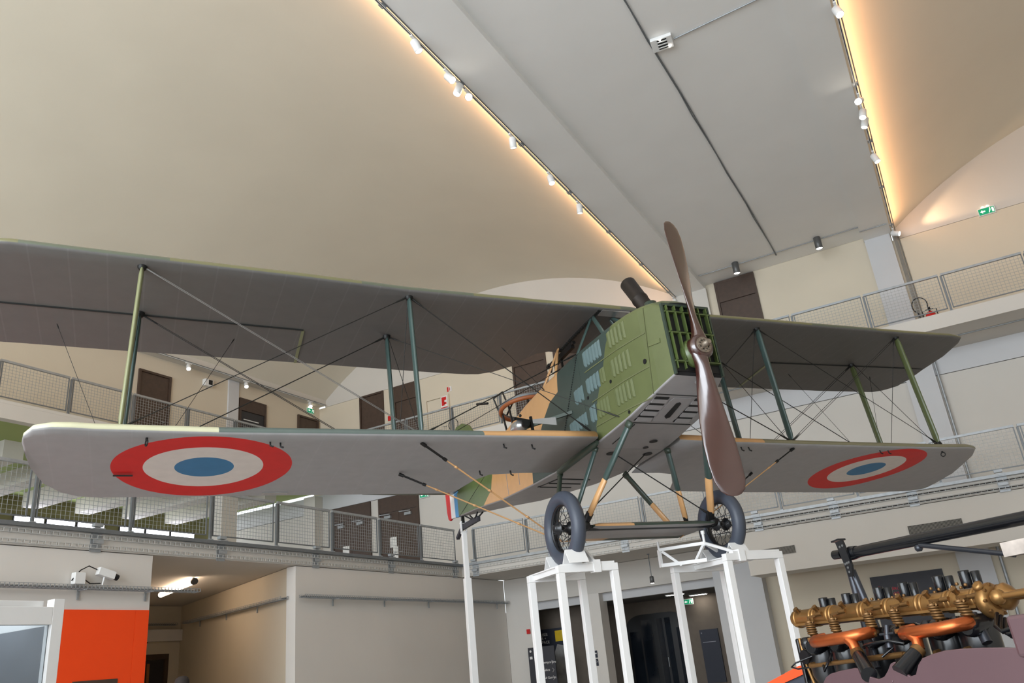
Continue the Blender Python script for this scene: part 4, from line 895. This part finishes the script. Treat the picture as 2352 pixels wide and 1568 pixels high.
obj('exhibit_body', MB().lathe([(.34, 0), (.36, .5), (.33, 1.05), (.25, 1.3), (.1, 1.4)], (0, 0, 0), (0, 0, 1), 24), 'case_object', t)
obj('exhibit_frame', MB().bar((-.15, .55, 0), (-.15, .55, 1.6), .07, .05).bar((-.15, .55, 1.6), (-.15, -.7, 1.5), .05, .07).bar((-.15, .55, 1.3), (-.15, -.2, 1.62), .04, .05).bar((-.15, .25, 0), (-.15, .25, 1.5), .04, .04), 'case_inside', t)

# ================================================================ GROUND FLOOR, CENTRE AND RIGHT
def sign_text(parent, lines, m):
    for s, size, loc in lines: text('lettering', s, size, loc, (1, 0, 0), (0, -1, 0), m, parent, .002)
t = thing('directory_panel', 'dark directory panel with arrowed rows behind the left stand', 'sign', (-12.9, 23.75, 0))
obj('panel_board', MB().box((0, -.0, .02), (.92, .05, 1.94)), 'panel_dark', t); obj('panel_foot', MB().box((-.05, -.15, 0), (.97, .15, .02)), 'lamp_grey', t)
sign_text(t, [('tion temporaire', .1, (.30, -.003, 1.44)), ('et L\'hélice', .1, (.30, -.003, 1.22)), ('Roland Garros', .1, (.30, -.003, 1.0))], 'paper')
m = MB()
for z in (1.46, 1.24, 1.02): m.bar((.80, -.004, z+.06), (.85, -.004, z), .014, .004).bar((.85, -.004, z), (.80, -.004, z-.06), .014, .004)
obj('arrows', m, 'paper', t)
obj('emblem', MB().lathe([(.035, 0), (.035, .004)], (.09, -.001, 1.83), (0, -1, 0), 16).box((.05, -.005, 1.6), (.14, -.001, 1.68)), 'paper', t)
t = thing('wall_poster', 'black poster with white lettering and grey figure inside the left opening', 'poster', (-13.5, 25.585, 0), 0)
obj('poster_board', MB().box((0, -.02, .4), (1.2, -.001, 2.5)), 'dark_sign', t)
obj('picture_patch', MB().prism([(.5, .4), (1.15, .4), (1.18, 1.2), (1.1, 1.9), (.75, 2.0), (.55, 1.6), (.62, 1.1)], (0, -.021, 0), (1, 0, 0), (0, 0, 1), .003), 'poster_grey', t)
obj('yellow_patch', MB().box((.70, -.026, 2.08), (1.0, -.0211, 2.42)), 'yellow', t)
sign_text(t, [('MUSÉE', .12, (.07, -.021, 2.29)), ('AIR +', .12, (.07, -.021, 2.17)), ('ESPACE', .12, (.07, -.021, 2.05))], 'paper')
t = thing('wall_poster', 'narrow black poster with upright white lettering beyond the opening pillar', 'poster', (-11.3, 25.585, 0)); obj('poster_board', MB().box((0, -.02, .6), (.3, -.001, 2.4)), 'dark_sign', t)
m = MB()
for k in range(7): z = 2.2-.13*k; m.box((.13, -.024, z), (.19, -.0201, z+.05))
obj('upright_lettering', m, 'text_grey', t); obj('picture_patch', MB().prism([(.02, .62), (.26, .62), (.26, .95), (.15, .9), (.05, 1.0)], (0, -.021, 0), (1, 0, 0), (0, 0, 1), .003), 'poster_grey', t)
for z0, s, lab in ((1.46, -1, 'blue sign with left arrow on the pillar, upper one'), (1.23, 1, 'blue sign with right arrow on the pillar, lower one')):
    t = thing('direction_sign', lab, 'sign', (-10.9, Y4-.052, z0), 0, 'blue signs on the pillar'); obj('sign_plate', MB().box((0, -.012, 0), (.27, 0, .2)), 'dark_sign', t)
    m = MB(); a, b = ((.05, .11) if s < 0 else (.16, .22)); tip = .03 if s < 0 else .245
    m.bar((tip, -.014, .12), ((.12 if s < 0 else .15), -.014, .12), .012, .004).bar((tip, -.014, .12), (tip-s*.035, -.014, .155), .012, .004).bar((tip, -.014, .12), (tip-s*.035, -.014, .085), .012, .004)
    for k in range(4): x = (.135 if s < 0 else .02)+k*.03; m.box((x, -.016, .1), (x+.02, -.0121, .14))
    obj('arrow', m, 'paper', t)
# curved dark glass door in the corridor
dm('dark_glass', (26, 32, 40), .12, var=.3, scale=1.2); dm('dark_frame', (14, 14, 16), .4)
def rr(x0, x1, z1, r):
    return [(x0, 0), (x1, 0)]+[(x1-r+r*math.cos(a), z1-r*.7+r*.7*math.sin(a)) for a in [PI/2*i/8 for i in range(9)]]+[(x0+r-r*math.cos(a), z1-r*.7+r*.7*math.sin(a)) for a in [PI/2*(8-i)/8 for i in range(9)]]
o = struct('door_13', MB().prism(rr(-11.12, -8.95, 2.68, .6), (0, 27.79, 0), (1, 0, 0), (0, 0, 1), .05), 'dark_frame')
for k, (a, b) in enumerate(((-11.0, -10.62), (-10.56, -10.16), (-9.98, -9.78), (-9.7, -9.5), (-9.32, -9.06))): obj('glass_panel', MB().box((a, 27.735, .05), (b, 27.7399, 2.15 if k in (0, 4) else 2.5)), 'dark_glass', o)
obj('door_handle', MB().tube((-9.74, 27.70, .95), (-9.74, 27.70, 1.25), .012).tube((-9.74, 27.735, 1.2), (-9.74, 27.70, 1.2), .008), 'galvanised', o)
t = thing('info_panel', 'tall dark information panel in the corridor right of the glass door', 'sign', (-8.55, 27.74, 0)); obj('panel_board', MB().box((0, 0, .35), (.62, .05, 1.98)), 'dark_sign', t); obj('panel_print', MB().box((.06, -.004, 1.58), (.5, -.001, 1.6)).box((.05, -.004, 1.86), (.08, -.001, 1.9)), 'text_grey', t)
t = thing('wall_board', 'dark exhibition board with red heading on the warm wall behind the engine', 'sign', (-2.55, Y4+.018, 0)); obj('board', MB().box((0, -.03, 1.3), (1.75, -.001, 2.75)), 'panel_dark', t)
sign_text(t, [('LES AÉRONEFS', .1, (.24, -.031, 2.37)), ('DANS', .1, (.36, -.031, 2.25)), ('UNE GUERRE', .1, (.30, -.031, 2.13))], 'text_red')
obj('intro_mark', MB().box((.15, -.034, 2.47), (.2, -.0301, 2.50)), 'text_red', t)
m = MB()
for k in range(4): m.box((1.12, -.034, 2.12-.12*k), (1.68, -.0301, 2.135-.12*k))
obj('body_text', m, 'text_grey', t)
# red and blue console in front of the warm wall
t = thing('display_console', 'dark blue console with red top edge left of the engine', 'console', (-1.3, 5.6, 0))
obj('console_body', MB().prism([(-.25, 0), (.9, 0), (.9, 1.25), (.28, 1.29), (.19, 1.275), (.0, 1.215), (-.25, 1.1)], (0, .5, 0), (1, 0, 0), (0, 0, 1), .5), 'dark_sign', t)
obj('red_edge', MB().prism([(-.28, 1.1), (.0, 1.215), (.19, 1.276), (.28, 1.292), (.9, 1.26), (.9, 1.31), (.28, 1.335), (.17, 1.325), (-.05, 1.24), (-.28, 1.15)], (0, .52, 0), (1, 0, 0), (0, 0, 1), .54), 'orange_paint', t)
m = MB()
for k in range(3): m.box((.22-.02*k, -.004, 1.25-.018*k), (.34-.02*k, -.0005, 1.256-.018*k))
obj('vent_slots', m, 'black', t)

# ================================================================ THE ENGINE AT LOWER RIGHT
dm('brass', (150, 112, 66), .36, .7, var=.18, scale=14); dm('brass_dark', (116, 84, 48), .4, .6, var=.2, scale=20); dm('copper', (196, 104, 58), .3, .85, var=.15, scale=9); dm('engine_black', (20, 20, 22), .28, var=.2, scale=12, coat=.4); dm('steel_dark', (58, 60, 66), .3, .5, var=.1); dm('mauve_sheet', (104, 80, 84), .36, .3, var=.05, scale=3, coat=.15); dm('rusty_plate', (190, 178, 168), .6, var=.25, scale=14)
EN = thing('aircraft_engine', 'old black aircraft engine with brass cam housing and copper pipes in a mauve cowling', 'engine', (-.794, 4.124, 1.537))
EN.rotation_euler = (0, math.radians(-1.565), math.radians(-36.82))
E = lambda u, v, w: (u, -v, w)
EH = lambda u, v, w: (u, -v, w+.036*(1-u))
HX = (1, 0, -.036)
cam_ = obj('cam_housing', MB().lathe([(.02, -.012), (.032, -.01), (.038, 0), (.038, .98)], EH(0, 0, 0), HX, 24), 'brass', EN)
m = MB()
for u in (.012, .11, .13, .215, .235, .40, .42, .53, .55, .70, .72, .83, .85, .95): m.lathe([(.039, 0), (.042, .002), (.042, .012), (.039, .014)], EH(u, 0, 0), HX, 24)
m.bar(EH(.02, .036, -.026), EH(.97, .036, -.026), .012, .01).bar(EH(.02, -.036, -.026), EH(.97, -.036, -.026), .012, .01)
obj('housing_flanges', m, 'brass', cam_)
for u in (.05, .17, .33, .47, .64, .77, .90):
    obj('oil_cup', MB().lathe([(.011, 0), (.009, .012), (.012, .016), (.012, .026)], EH(u, .026, .025), E(0, .7, .75), 12), 'brass_dark', cam_)
obj('end_stud', MB().tube(EH(-.03, 0, -.012), EH(0.01, 0, -.012), .006), 'brass_dark', cam_)
SPR = (.155, .296, .493, .628, .815, .935)
for u in SPR:
    h = MB(); pts = []
    for i in range(57):
        a = i/56*2*PI*5.5; f = i/56; c = Vector(E(u+.058*f, .075+.05*f, .014*(1-u)-.002-.056*f)); pts.append(c+Vector((math.cos(a)*.018, math.sin(a)*.018, 0)))
    vs = obj('valve_spring', h.path(pts, .0046, 6), 'brass_dark', EN)
    obj('valve_stem', MB().tube(E(u-.008, .068, .02*(1-u)+.012), E(u+.07, .132, -.08), .006, 8).lathe([(.018, 0), (.018, .006)], E(u-.002, .073, .014*(1-u)+.002), E(0.04, .02, -1), 12), 'brass_dark', vs)
    obj('rocker_arm', MB().bar(EH(u+.02, .02, .012), E(u-.006, .075, .02*(1-u)+.012), .014, .01).bar(EH(u-.005, .036, .002), EH(u+.05, .036, .002), .01, .01).lathe([(.009, -.018), (.009, .018)], EH(u+.035, .042, .01), (1, 0, 0), 10), 'brass_dark', vs)
for u in (.145, .288, .475, .607, .78, .90):
    o = obj('intake_cap', MB().lathe([(.017, 0), (.02, .012), (.021, .062), (.019, .066), (.017, .062), (.017, .03)], E(u-.014, -.06, .045), (0, 0, 1), 16), 'black_gloss', EN)
    obj('twin_cap', MB().lathe([(.016, 0), (.017, .06), (.014, .062)], E(u+.022, -.075, .042), (0, 0, 1), 16), 'black_gloss', o)
    m = MB()
    for k in range(5): m.ball(E(u-.075+.018*k, -.035+.006*(k % 2), .05+.008*(k % 3)), .0075, 8)
    obj('top_nuts', m, 'brass_dark', o)
for k in range(6):
    u = (.14, .28, .47, .61, .80, .93)[k]
    cy = obj('cylinder_jacket', MB().lathe([(.05, 0), (.066, .01), (.07, .04), (.07, .16), (.06, .19)], E(u, .02, -.05), (0, 0, -1), 20), 'engine_black', EN)
    obj('port_boss', MB().lathe([(.034, -.02), (.036, .05), (.03, .07), (.022, .075)], E(u+.04, .06, -.085), E(.1, 1, -.15), 16).ball(E(u-.035, .07, -.075), .03, 12), 'black_gloss', cy)
    obj('spark_plug', MB().tube(E(u, .08, -.16), E(u, .115, -.165), .009, 8), 'brass_dark', cy)
obj('crankcase', MB().box(E(.04, -.09, -.42), E(1.02, .06, -.22)), 'engine_black', EN, .02)
obj('end_plate', MB().box(E(.03, -.06, -.3), E(.05, .07, -.05)).lathe([(.03, 0), (.03, .01)], E(.1, .09, -.13), E(0, 1, 0), 14), 'engine_black', EN, .006)
for (u0, u1, w, ub, pb) in ((.265, .535, -.076, .505, ((.515, .205, -.135), (.64, .3, -.215))), (.735, .985, -.088, .815, ((.818, .21, -.145), (.785, .3, -.215)))):
    cp = obj('exhaust_manifold', MB().path([E(u0+.01, .12, w+.01), E(u0-.004, .16, w+.006), E(u0+.02, .192, w), E(u0+.06, .2, w), E(u1-.06, .2, w+.002), E(u1-.015, .19, w+.005), E(u1+.004, .16, w+.008), E(u1+.0, .12, w+.01)], .0235, 16).path([E(ub-.03, .2, w), E(ub, .203, w-.025), E(*pb[0])], .021, 14), 'copper', EN)
    obj('clamp', MB().tube(E(*Vector(pb[0]).lerp(Vector(pb[1]), -.02)), E(*Vector(pb[0]).lerp(Vector(pb[1]), .16)), .026, 14), 'brass_dark', cp)
    obj('tail_pipe', MB().tube(E(*Vector(pb[0]).lerp(Vector(pb[1]), .12)), E(*pb[1]), .024, 14, .03), 'black_gloss', cp)
    for u in (u0, u1): obj('flange_bolt', MB().lathe([(.009, 0), (.009, .02)], E(u-.012, .17, w+.012), E(-.5, 1, 0), 8), 'brass', cp)
obj('fuel_rail', MB().tube(E(.19, .16, -.168), E(.75, .16, -.158), .009, 10).tube(E(.52, .16, -.162), E(.7, .16, -.159), .012, 10), 'brass_dark', EN)
obj('drain_pipe', MB().path([E(.052, .06, -.05), E(.07, .07, -.16), E(.13, .09, -.3)], .007, 8), 'brass', EN)
obj('ignition_lead', MB().path([E(.15, .1, -.13), E(.08, .14, -.15), E(.06, .15, -.165), E(.1, .15, -.175), E(.19, .15, -.172)], .004, 6).path([E(.3, .13, -.13), E(.33, .2, -.17), E(.31, .2, -.19), E(.29, .18, -.17)], .006, 6).path([E(.52, .17, -.12), E(.56, .2, -.11), E(.68, .2, -.105), E(.73, .18, -.12)], .006, 6).path([E(.66, .16, -.13), E(.62, .19, -.16)], .005, 6), 'black_gloss', EN)
m = MB()
for k in range(5): m.path([E(1.05+.012*k, .05, -.06-.01*k), E(1.09+.015*k, .13, -.1-.012*k), E(1.13+.02*k, .16, -.12-.01*k), E(1.2+.02*k, .13, -.1-.015*k), E(1.26, .1, -.09-.02*k)], .008, 8)
obj('cable_loom', m, 'black_gloss', EN)
obj('injector', MB().tube(E(.655, .16, -.05), E(.655, .17, -.085), .01, 10).tube(E(.655, .17, -.085), E(.655, .175, -.13), .014, 10).tube(E(.62, .17, -.08), E(.69, .17, -.08), .005, 8), 'steel_dark', EN)
gc = obj('gear_case', MB().lathe([(.03, -.03), (.05, -.026), (.062, -.01), (.063, .01), (.054, .022), (.034, .026)], E(1.005, .0, -.012), (1, 0, 0), 28), 'brass', EN)
obj('case_plug', MB().lathe([(.02, 0), (.02, .012), (.012, .016)], E(1.005, .04, .038), E(0, .8, .6), 6), 'brass', gc)
obj('drive_hub', MB().lathe([(.034, 0), (.046, .015), (.048, .03), (.034, .05), (.018, .065), (.016, .2)], E(1.03, -.02, -.005), (1, 0, 0), 24).ball(E(1.06, .03, -.005), .028, 14).tube(E(1.06, .03, -.005), E(1.3, .04, -.005), .012, 10), 'brass', gc)
m = MB()
for k in range(9): a = 2*PI*k/9; m.lathe([(.006, 0), (.006, .014)], E(1.016, .055*math.cos(a), -.012+.055*math.sin(a)), (1, 0, 0), 6)
m.tube(E(.93, .03, .012), E(1.0, .035, .014), .009).tube(E(.96, .03, -.01), E(1.0, .03, -.01), .007)
obj('case_bolts', m, 'brass_dark', gc)
obj('support_tube', MB().tube(E(.96, .06, -.05), E(1.0, .08, -.15), .018, 12), 'steel_dark', EN); obj('support_tube', MB().tube(E(.5, .1, -.13), E(.52, .12, -.2), .012, 10), 'steel_dark', EN)
fr_ = obj('mount_frame', MB().tube(E(.04, -.35, .312), E(1.35, -.35, .272), .027, 16), 'black_gloss', EN)
obj('mount_post', MB().tube(E(.058, -.35, .25), E(.065, -.35, -.3), .019, 14).tube(E(.07, -.35, .23), E(.18, -.35, -.3), .017, 14), 'steel_dark', fr_)
pl_ = MB().prism([(.03, .372), (.075, .376), (.08, .36), (.098, .25), (.082, .2), (.062, .2), (.05, .27), (.035, .35)], E(.022, -.315, 0), (1, 0, 0), (0, 0, 1), .012)
g = obj('gusset_plate', pl_, 'black_gloss', fr_)
m = MB()
for u, w in ((.055, .345), (.073, .348), (.062, .262), (.074, .264), (.086, .266), (.073, .243), (.074, .222)): obj('plate_hole', MB().lathe([(.0062, 0), (.0062, .002)], E(u+.022, -.3025, w), E(0, 1, 0), 10), 'lamp_grey', fr_)
m2 = MB().tube(E(.0, -.33, .318), E(.05, -.33, .315), .022, 14).tube(E(.09, -.35, .31), E(.13, -.35, .31), .034, 14, .03).bar(E(.025, -.33, .378), E(.075, -.33, .382), .05, .008)
obj('tube_joint', m2, 'black_gloss', fr_)
obj('diagonal_stay', MB().tube(E(.50, -.34, .272), E(.92, -.34, .155), .011, 12).ball(E(.485, -.345, .262), .018, 10), 'steel_dark', fr_)
obj('angle_plate', MB().box(E(.90, -.36, .15), E(1.15, -.3, .205)), 'rusty_plate', fr_)
# mauve nacelle: side sheet with its two notches, curved into a belly
prof = [(.36, -.62), (.355, -.3), (.379, -.24), (.41, -.212), (.439, -.2), (.5, -.192), (.572, -.187), (.6, -.192), (.64, -.222), (.675, -.232), (.705, -.225), (.73, -.205), (.75, -.183), (.768, -.178), (.785, -.186), (.8, -.215), (.822, -.23), (.848, -.226), (.87, -.195), (.895, -.175), (.94, -.165), (.99, -.158), (1.06, -.157), (1.135, -.16), (1.22, -.166), (1.3, -.176), (1.5, -.19), (1.5, -.62)]
cw = obj('mauve_cowling', MB().prism(prof, E(0, .285, 0), (1, 0, 0), (0, 0, 1), .012), 'mauve_sheet', EN, .003)
obj('nacelle_floor', MB().box(E(.37, -.3, -.62), E(1.5, .284, -.45)), 'mauve_sheet', cw)
m = MB()
for u in (.60, .64, .68, .74): m.ball(E(u, .298, -.252-.01*math.sin(u*40)), .004, 8)
obj('rivets', m, 'mauve_sheet', cw)
obj('mauve_box', MB().box(E(1.262, .2, -.2), E(1.5, .31, -.075)), 'mauve_sheet', cw, .012)
t = thing('plinth', 'low dark plinth carrying the engine and its mauve cowling', 'plinth', (-.794, 4.124, 0), math.radians(-36.82)); obj('plinth_block', MB().box(E(.0, -.5, 0), E(1.7, .35, .88)), 'panel_dark', t)
tag(t, 'low dark plinth carrying the engine and its mauve cowling', 'plinth')

# ================================================================ VISITOR
def skin(name, pts, edges, mats, parent=None, lv=2):
    me = bpy.data.meshes.new(name); me.from_pydata([p[0] for p in pts], edges, []); o = bpy.data.objects.new(name, me); C.objects.link(o)
    s = o.modifiers.new('skin', 'SKIN'); 
    for i, p in enumerate(pts): me.skin_vertices[0].data[i].radius = (p[1], p[2] if len(p) > 2 else p[1]); me.skin_vertices[0].data[i].use_root = (i == 0)
    u = o.modifiers.new('sub', 'SUBSURF'); u.levels = lv; u.render_levels = lv
    dg = bpy.context.evaluated_depsgraph_get(); dg.update(); m2 = bpy.data.meshes.new_from_object(o.evaluated_get(dg)); bpy.data.objects.remove(o)
    for p in m2.polygons: p.use_smooth = True
    m2.materials.clear(); m2.materials.append(M[mats]); r = bpy.data.objects.new(name, m2); C.objects.link(r)
    if parent: r.parent = parent
    return r
dm('skin', (206, 160, 134), .6, var=.05); dm('hair', (44, 36, 32), .8, var=.2, scale=40); dm('navy_cloth', (52, 58, 74), .85); dm('jeans', (62, 70, 88), .9)
def sk_add(bm_me, fn):
    import bmesh
    bm = bmesh.new(); bm.from_mesh(bm_me); fn(bm); bm.to_mesh(bm_me); bm.free()
PT = [((0, 0, .95), .15, .11), ((0, 0, 1.15), .15, .11), ((0, 0, 1.36), .17, .11), ((0, 0, 1.47), .07, .07), ((0, 0, 1.53), .055, .06), ((0, .01, 1.62), .075, .09), ((0, .01, 1.70), .078, .098), ((0, .0, 1.76), .055, .07)]
ED = [(i, i+1) for i in range(7)]
for s in (-1, 1):
    b = len(PT)
    PT += [((s*.19, 0, 1.40), .055), ((s*.24, 0, 1.12), .045), ((s*.25, .06, .88), .035), ((s*.25, .08, .79), .03, .045)]; ED += [(2, b), (b, b+1), (b+1, b+2), (b+2, b+3)]
    for k, (dx, L) in enumerate(((-.03, .075), (-.01, .09), (.01, .085), (.03, .07))):
        c = len(PT); PT += [((s*.25, .08+dx, .74), .010), ((s*.25-s*.01, .085+dx, .74-L*.6), .009), ((s*.25-s*.025, .09+dx, .74-L), .008)]; ED += [(b+3, c), (c, c+1), (c+1, c+2)]
    c = len(PT); PT += [((s*.235, .125, .77), .011), ((s*.225, .14, .73), .009)]; ED += [(b+3, c), (c, c+1)]
    c = len(PT); PT += [((s*.1, 0, .86), .085), ((s*.11, .0, .48), .06), ((s*.11, -.02, .09), .042), ((s*.11, .03, .04), .04, .035), ((s*.11, .17, .035), .04, .03)]; ED += [(0, c), (c, c+1), (c+1, c+2), (c+2, c+3), (c+3, c+4)]
man = skin('person', PT, ED, 'skin'); man.location = (-11.0, 9.1, .005); man.rotation_euler = (0, 0, math.radians(150))
tag(man, 'visitor with short dark hair whose head shows at the bottom edge', 'person')
obj('hair', MB().loft([[(r*.086*math.cos(2*PI*i/20), -.005+r*.107*math.sin(2*PI*i/20)-.01*(1-r), z) for i in range(20)] for r, z in ((1.0, 1.68), (1.02, 1.71), (.98, 1.75), (.8, 1.785), (.5, 1.805), (.15, 1.812))]), 'hair', man)
obj('face', MB().ball((-.03, .098, 1.675), .010, 8).ball((.03, .098, 1.675), .010, 8).ball((0, .118, 1.645), .015, 8).bar((-.022, .104, 1.605), (.022, .104, 1.605), .006, .006).ball((-.082, .0, 1.65), .022, 8).ball((.082, 0, 1.65), .022, 8), 'skin', man)
skin('shirt', [((0, 0, .93), .165, .125), ((0, 0, 1.15), .165, .125), ((0, 0, 1.36), .182, .125), ((0, 0, 1.46), .085, .085)]+[((s*.19, 0, 1.405), .068) for s in (-1, 1)]+[((s*.225, 0, 1.2), .062) for s in (-1, 1)], [(0, 1), (1, 2), (2, 3), (2, 4), (2, 5), (4, 6), (5, 7)], 'navy_cloth', man)
skin('trousers', [((0, 0, .95), .16, .12), ((-.1, 0, .84), .1), ((-.11, 0, .48), .075), ((-.11, -.02, .1), .06), ((.1, 0, .84), .1), ((.11, 0, .48), .075), ((.11, -.02, .1), .06)], [(0, 1), (1, 2), (2, 3), (0, 4), (4, 5), (5, 6)], 'jeans', man)
AP['label'] = 'camouflaged two-seat biplane with red, white and blue roundels held up on white stands'
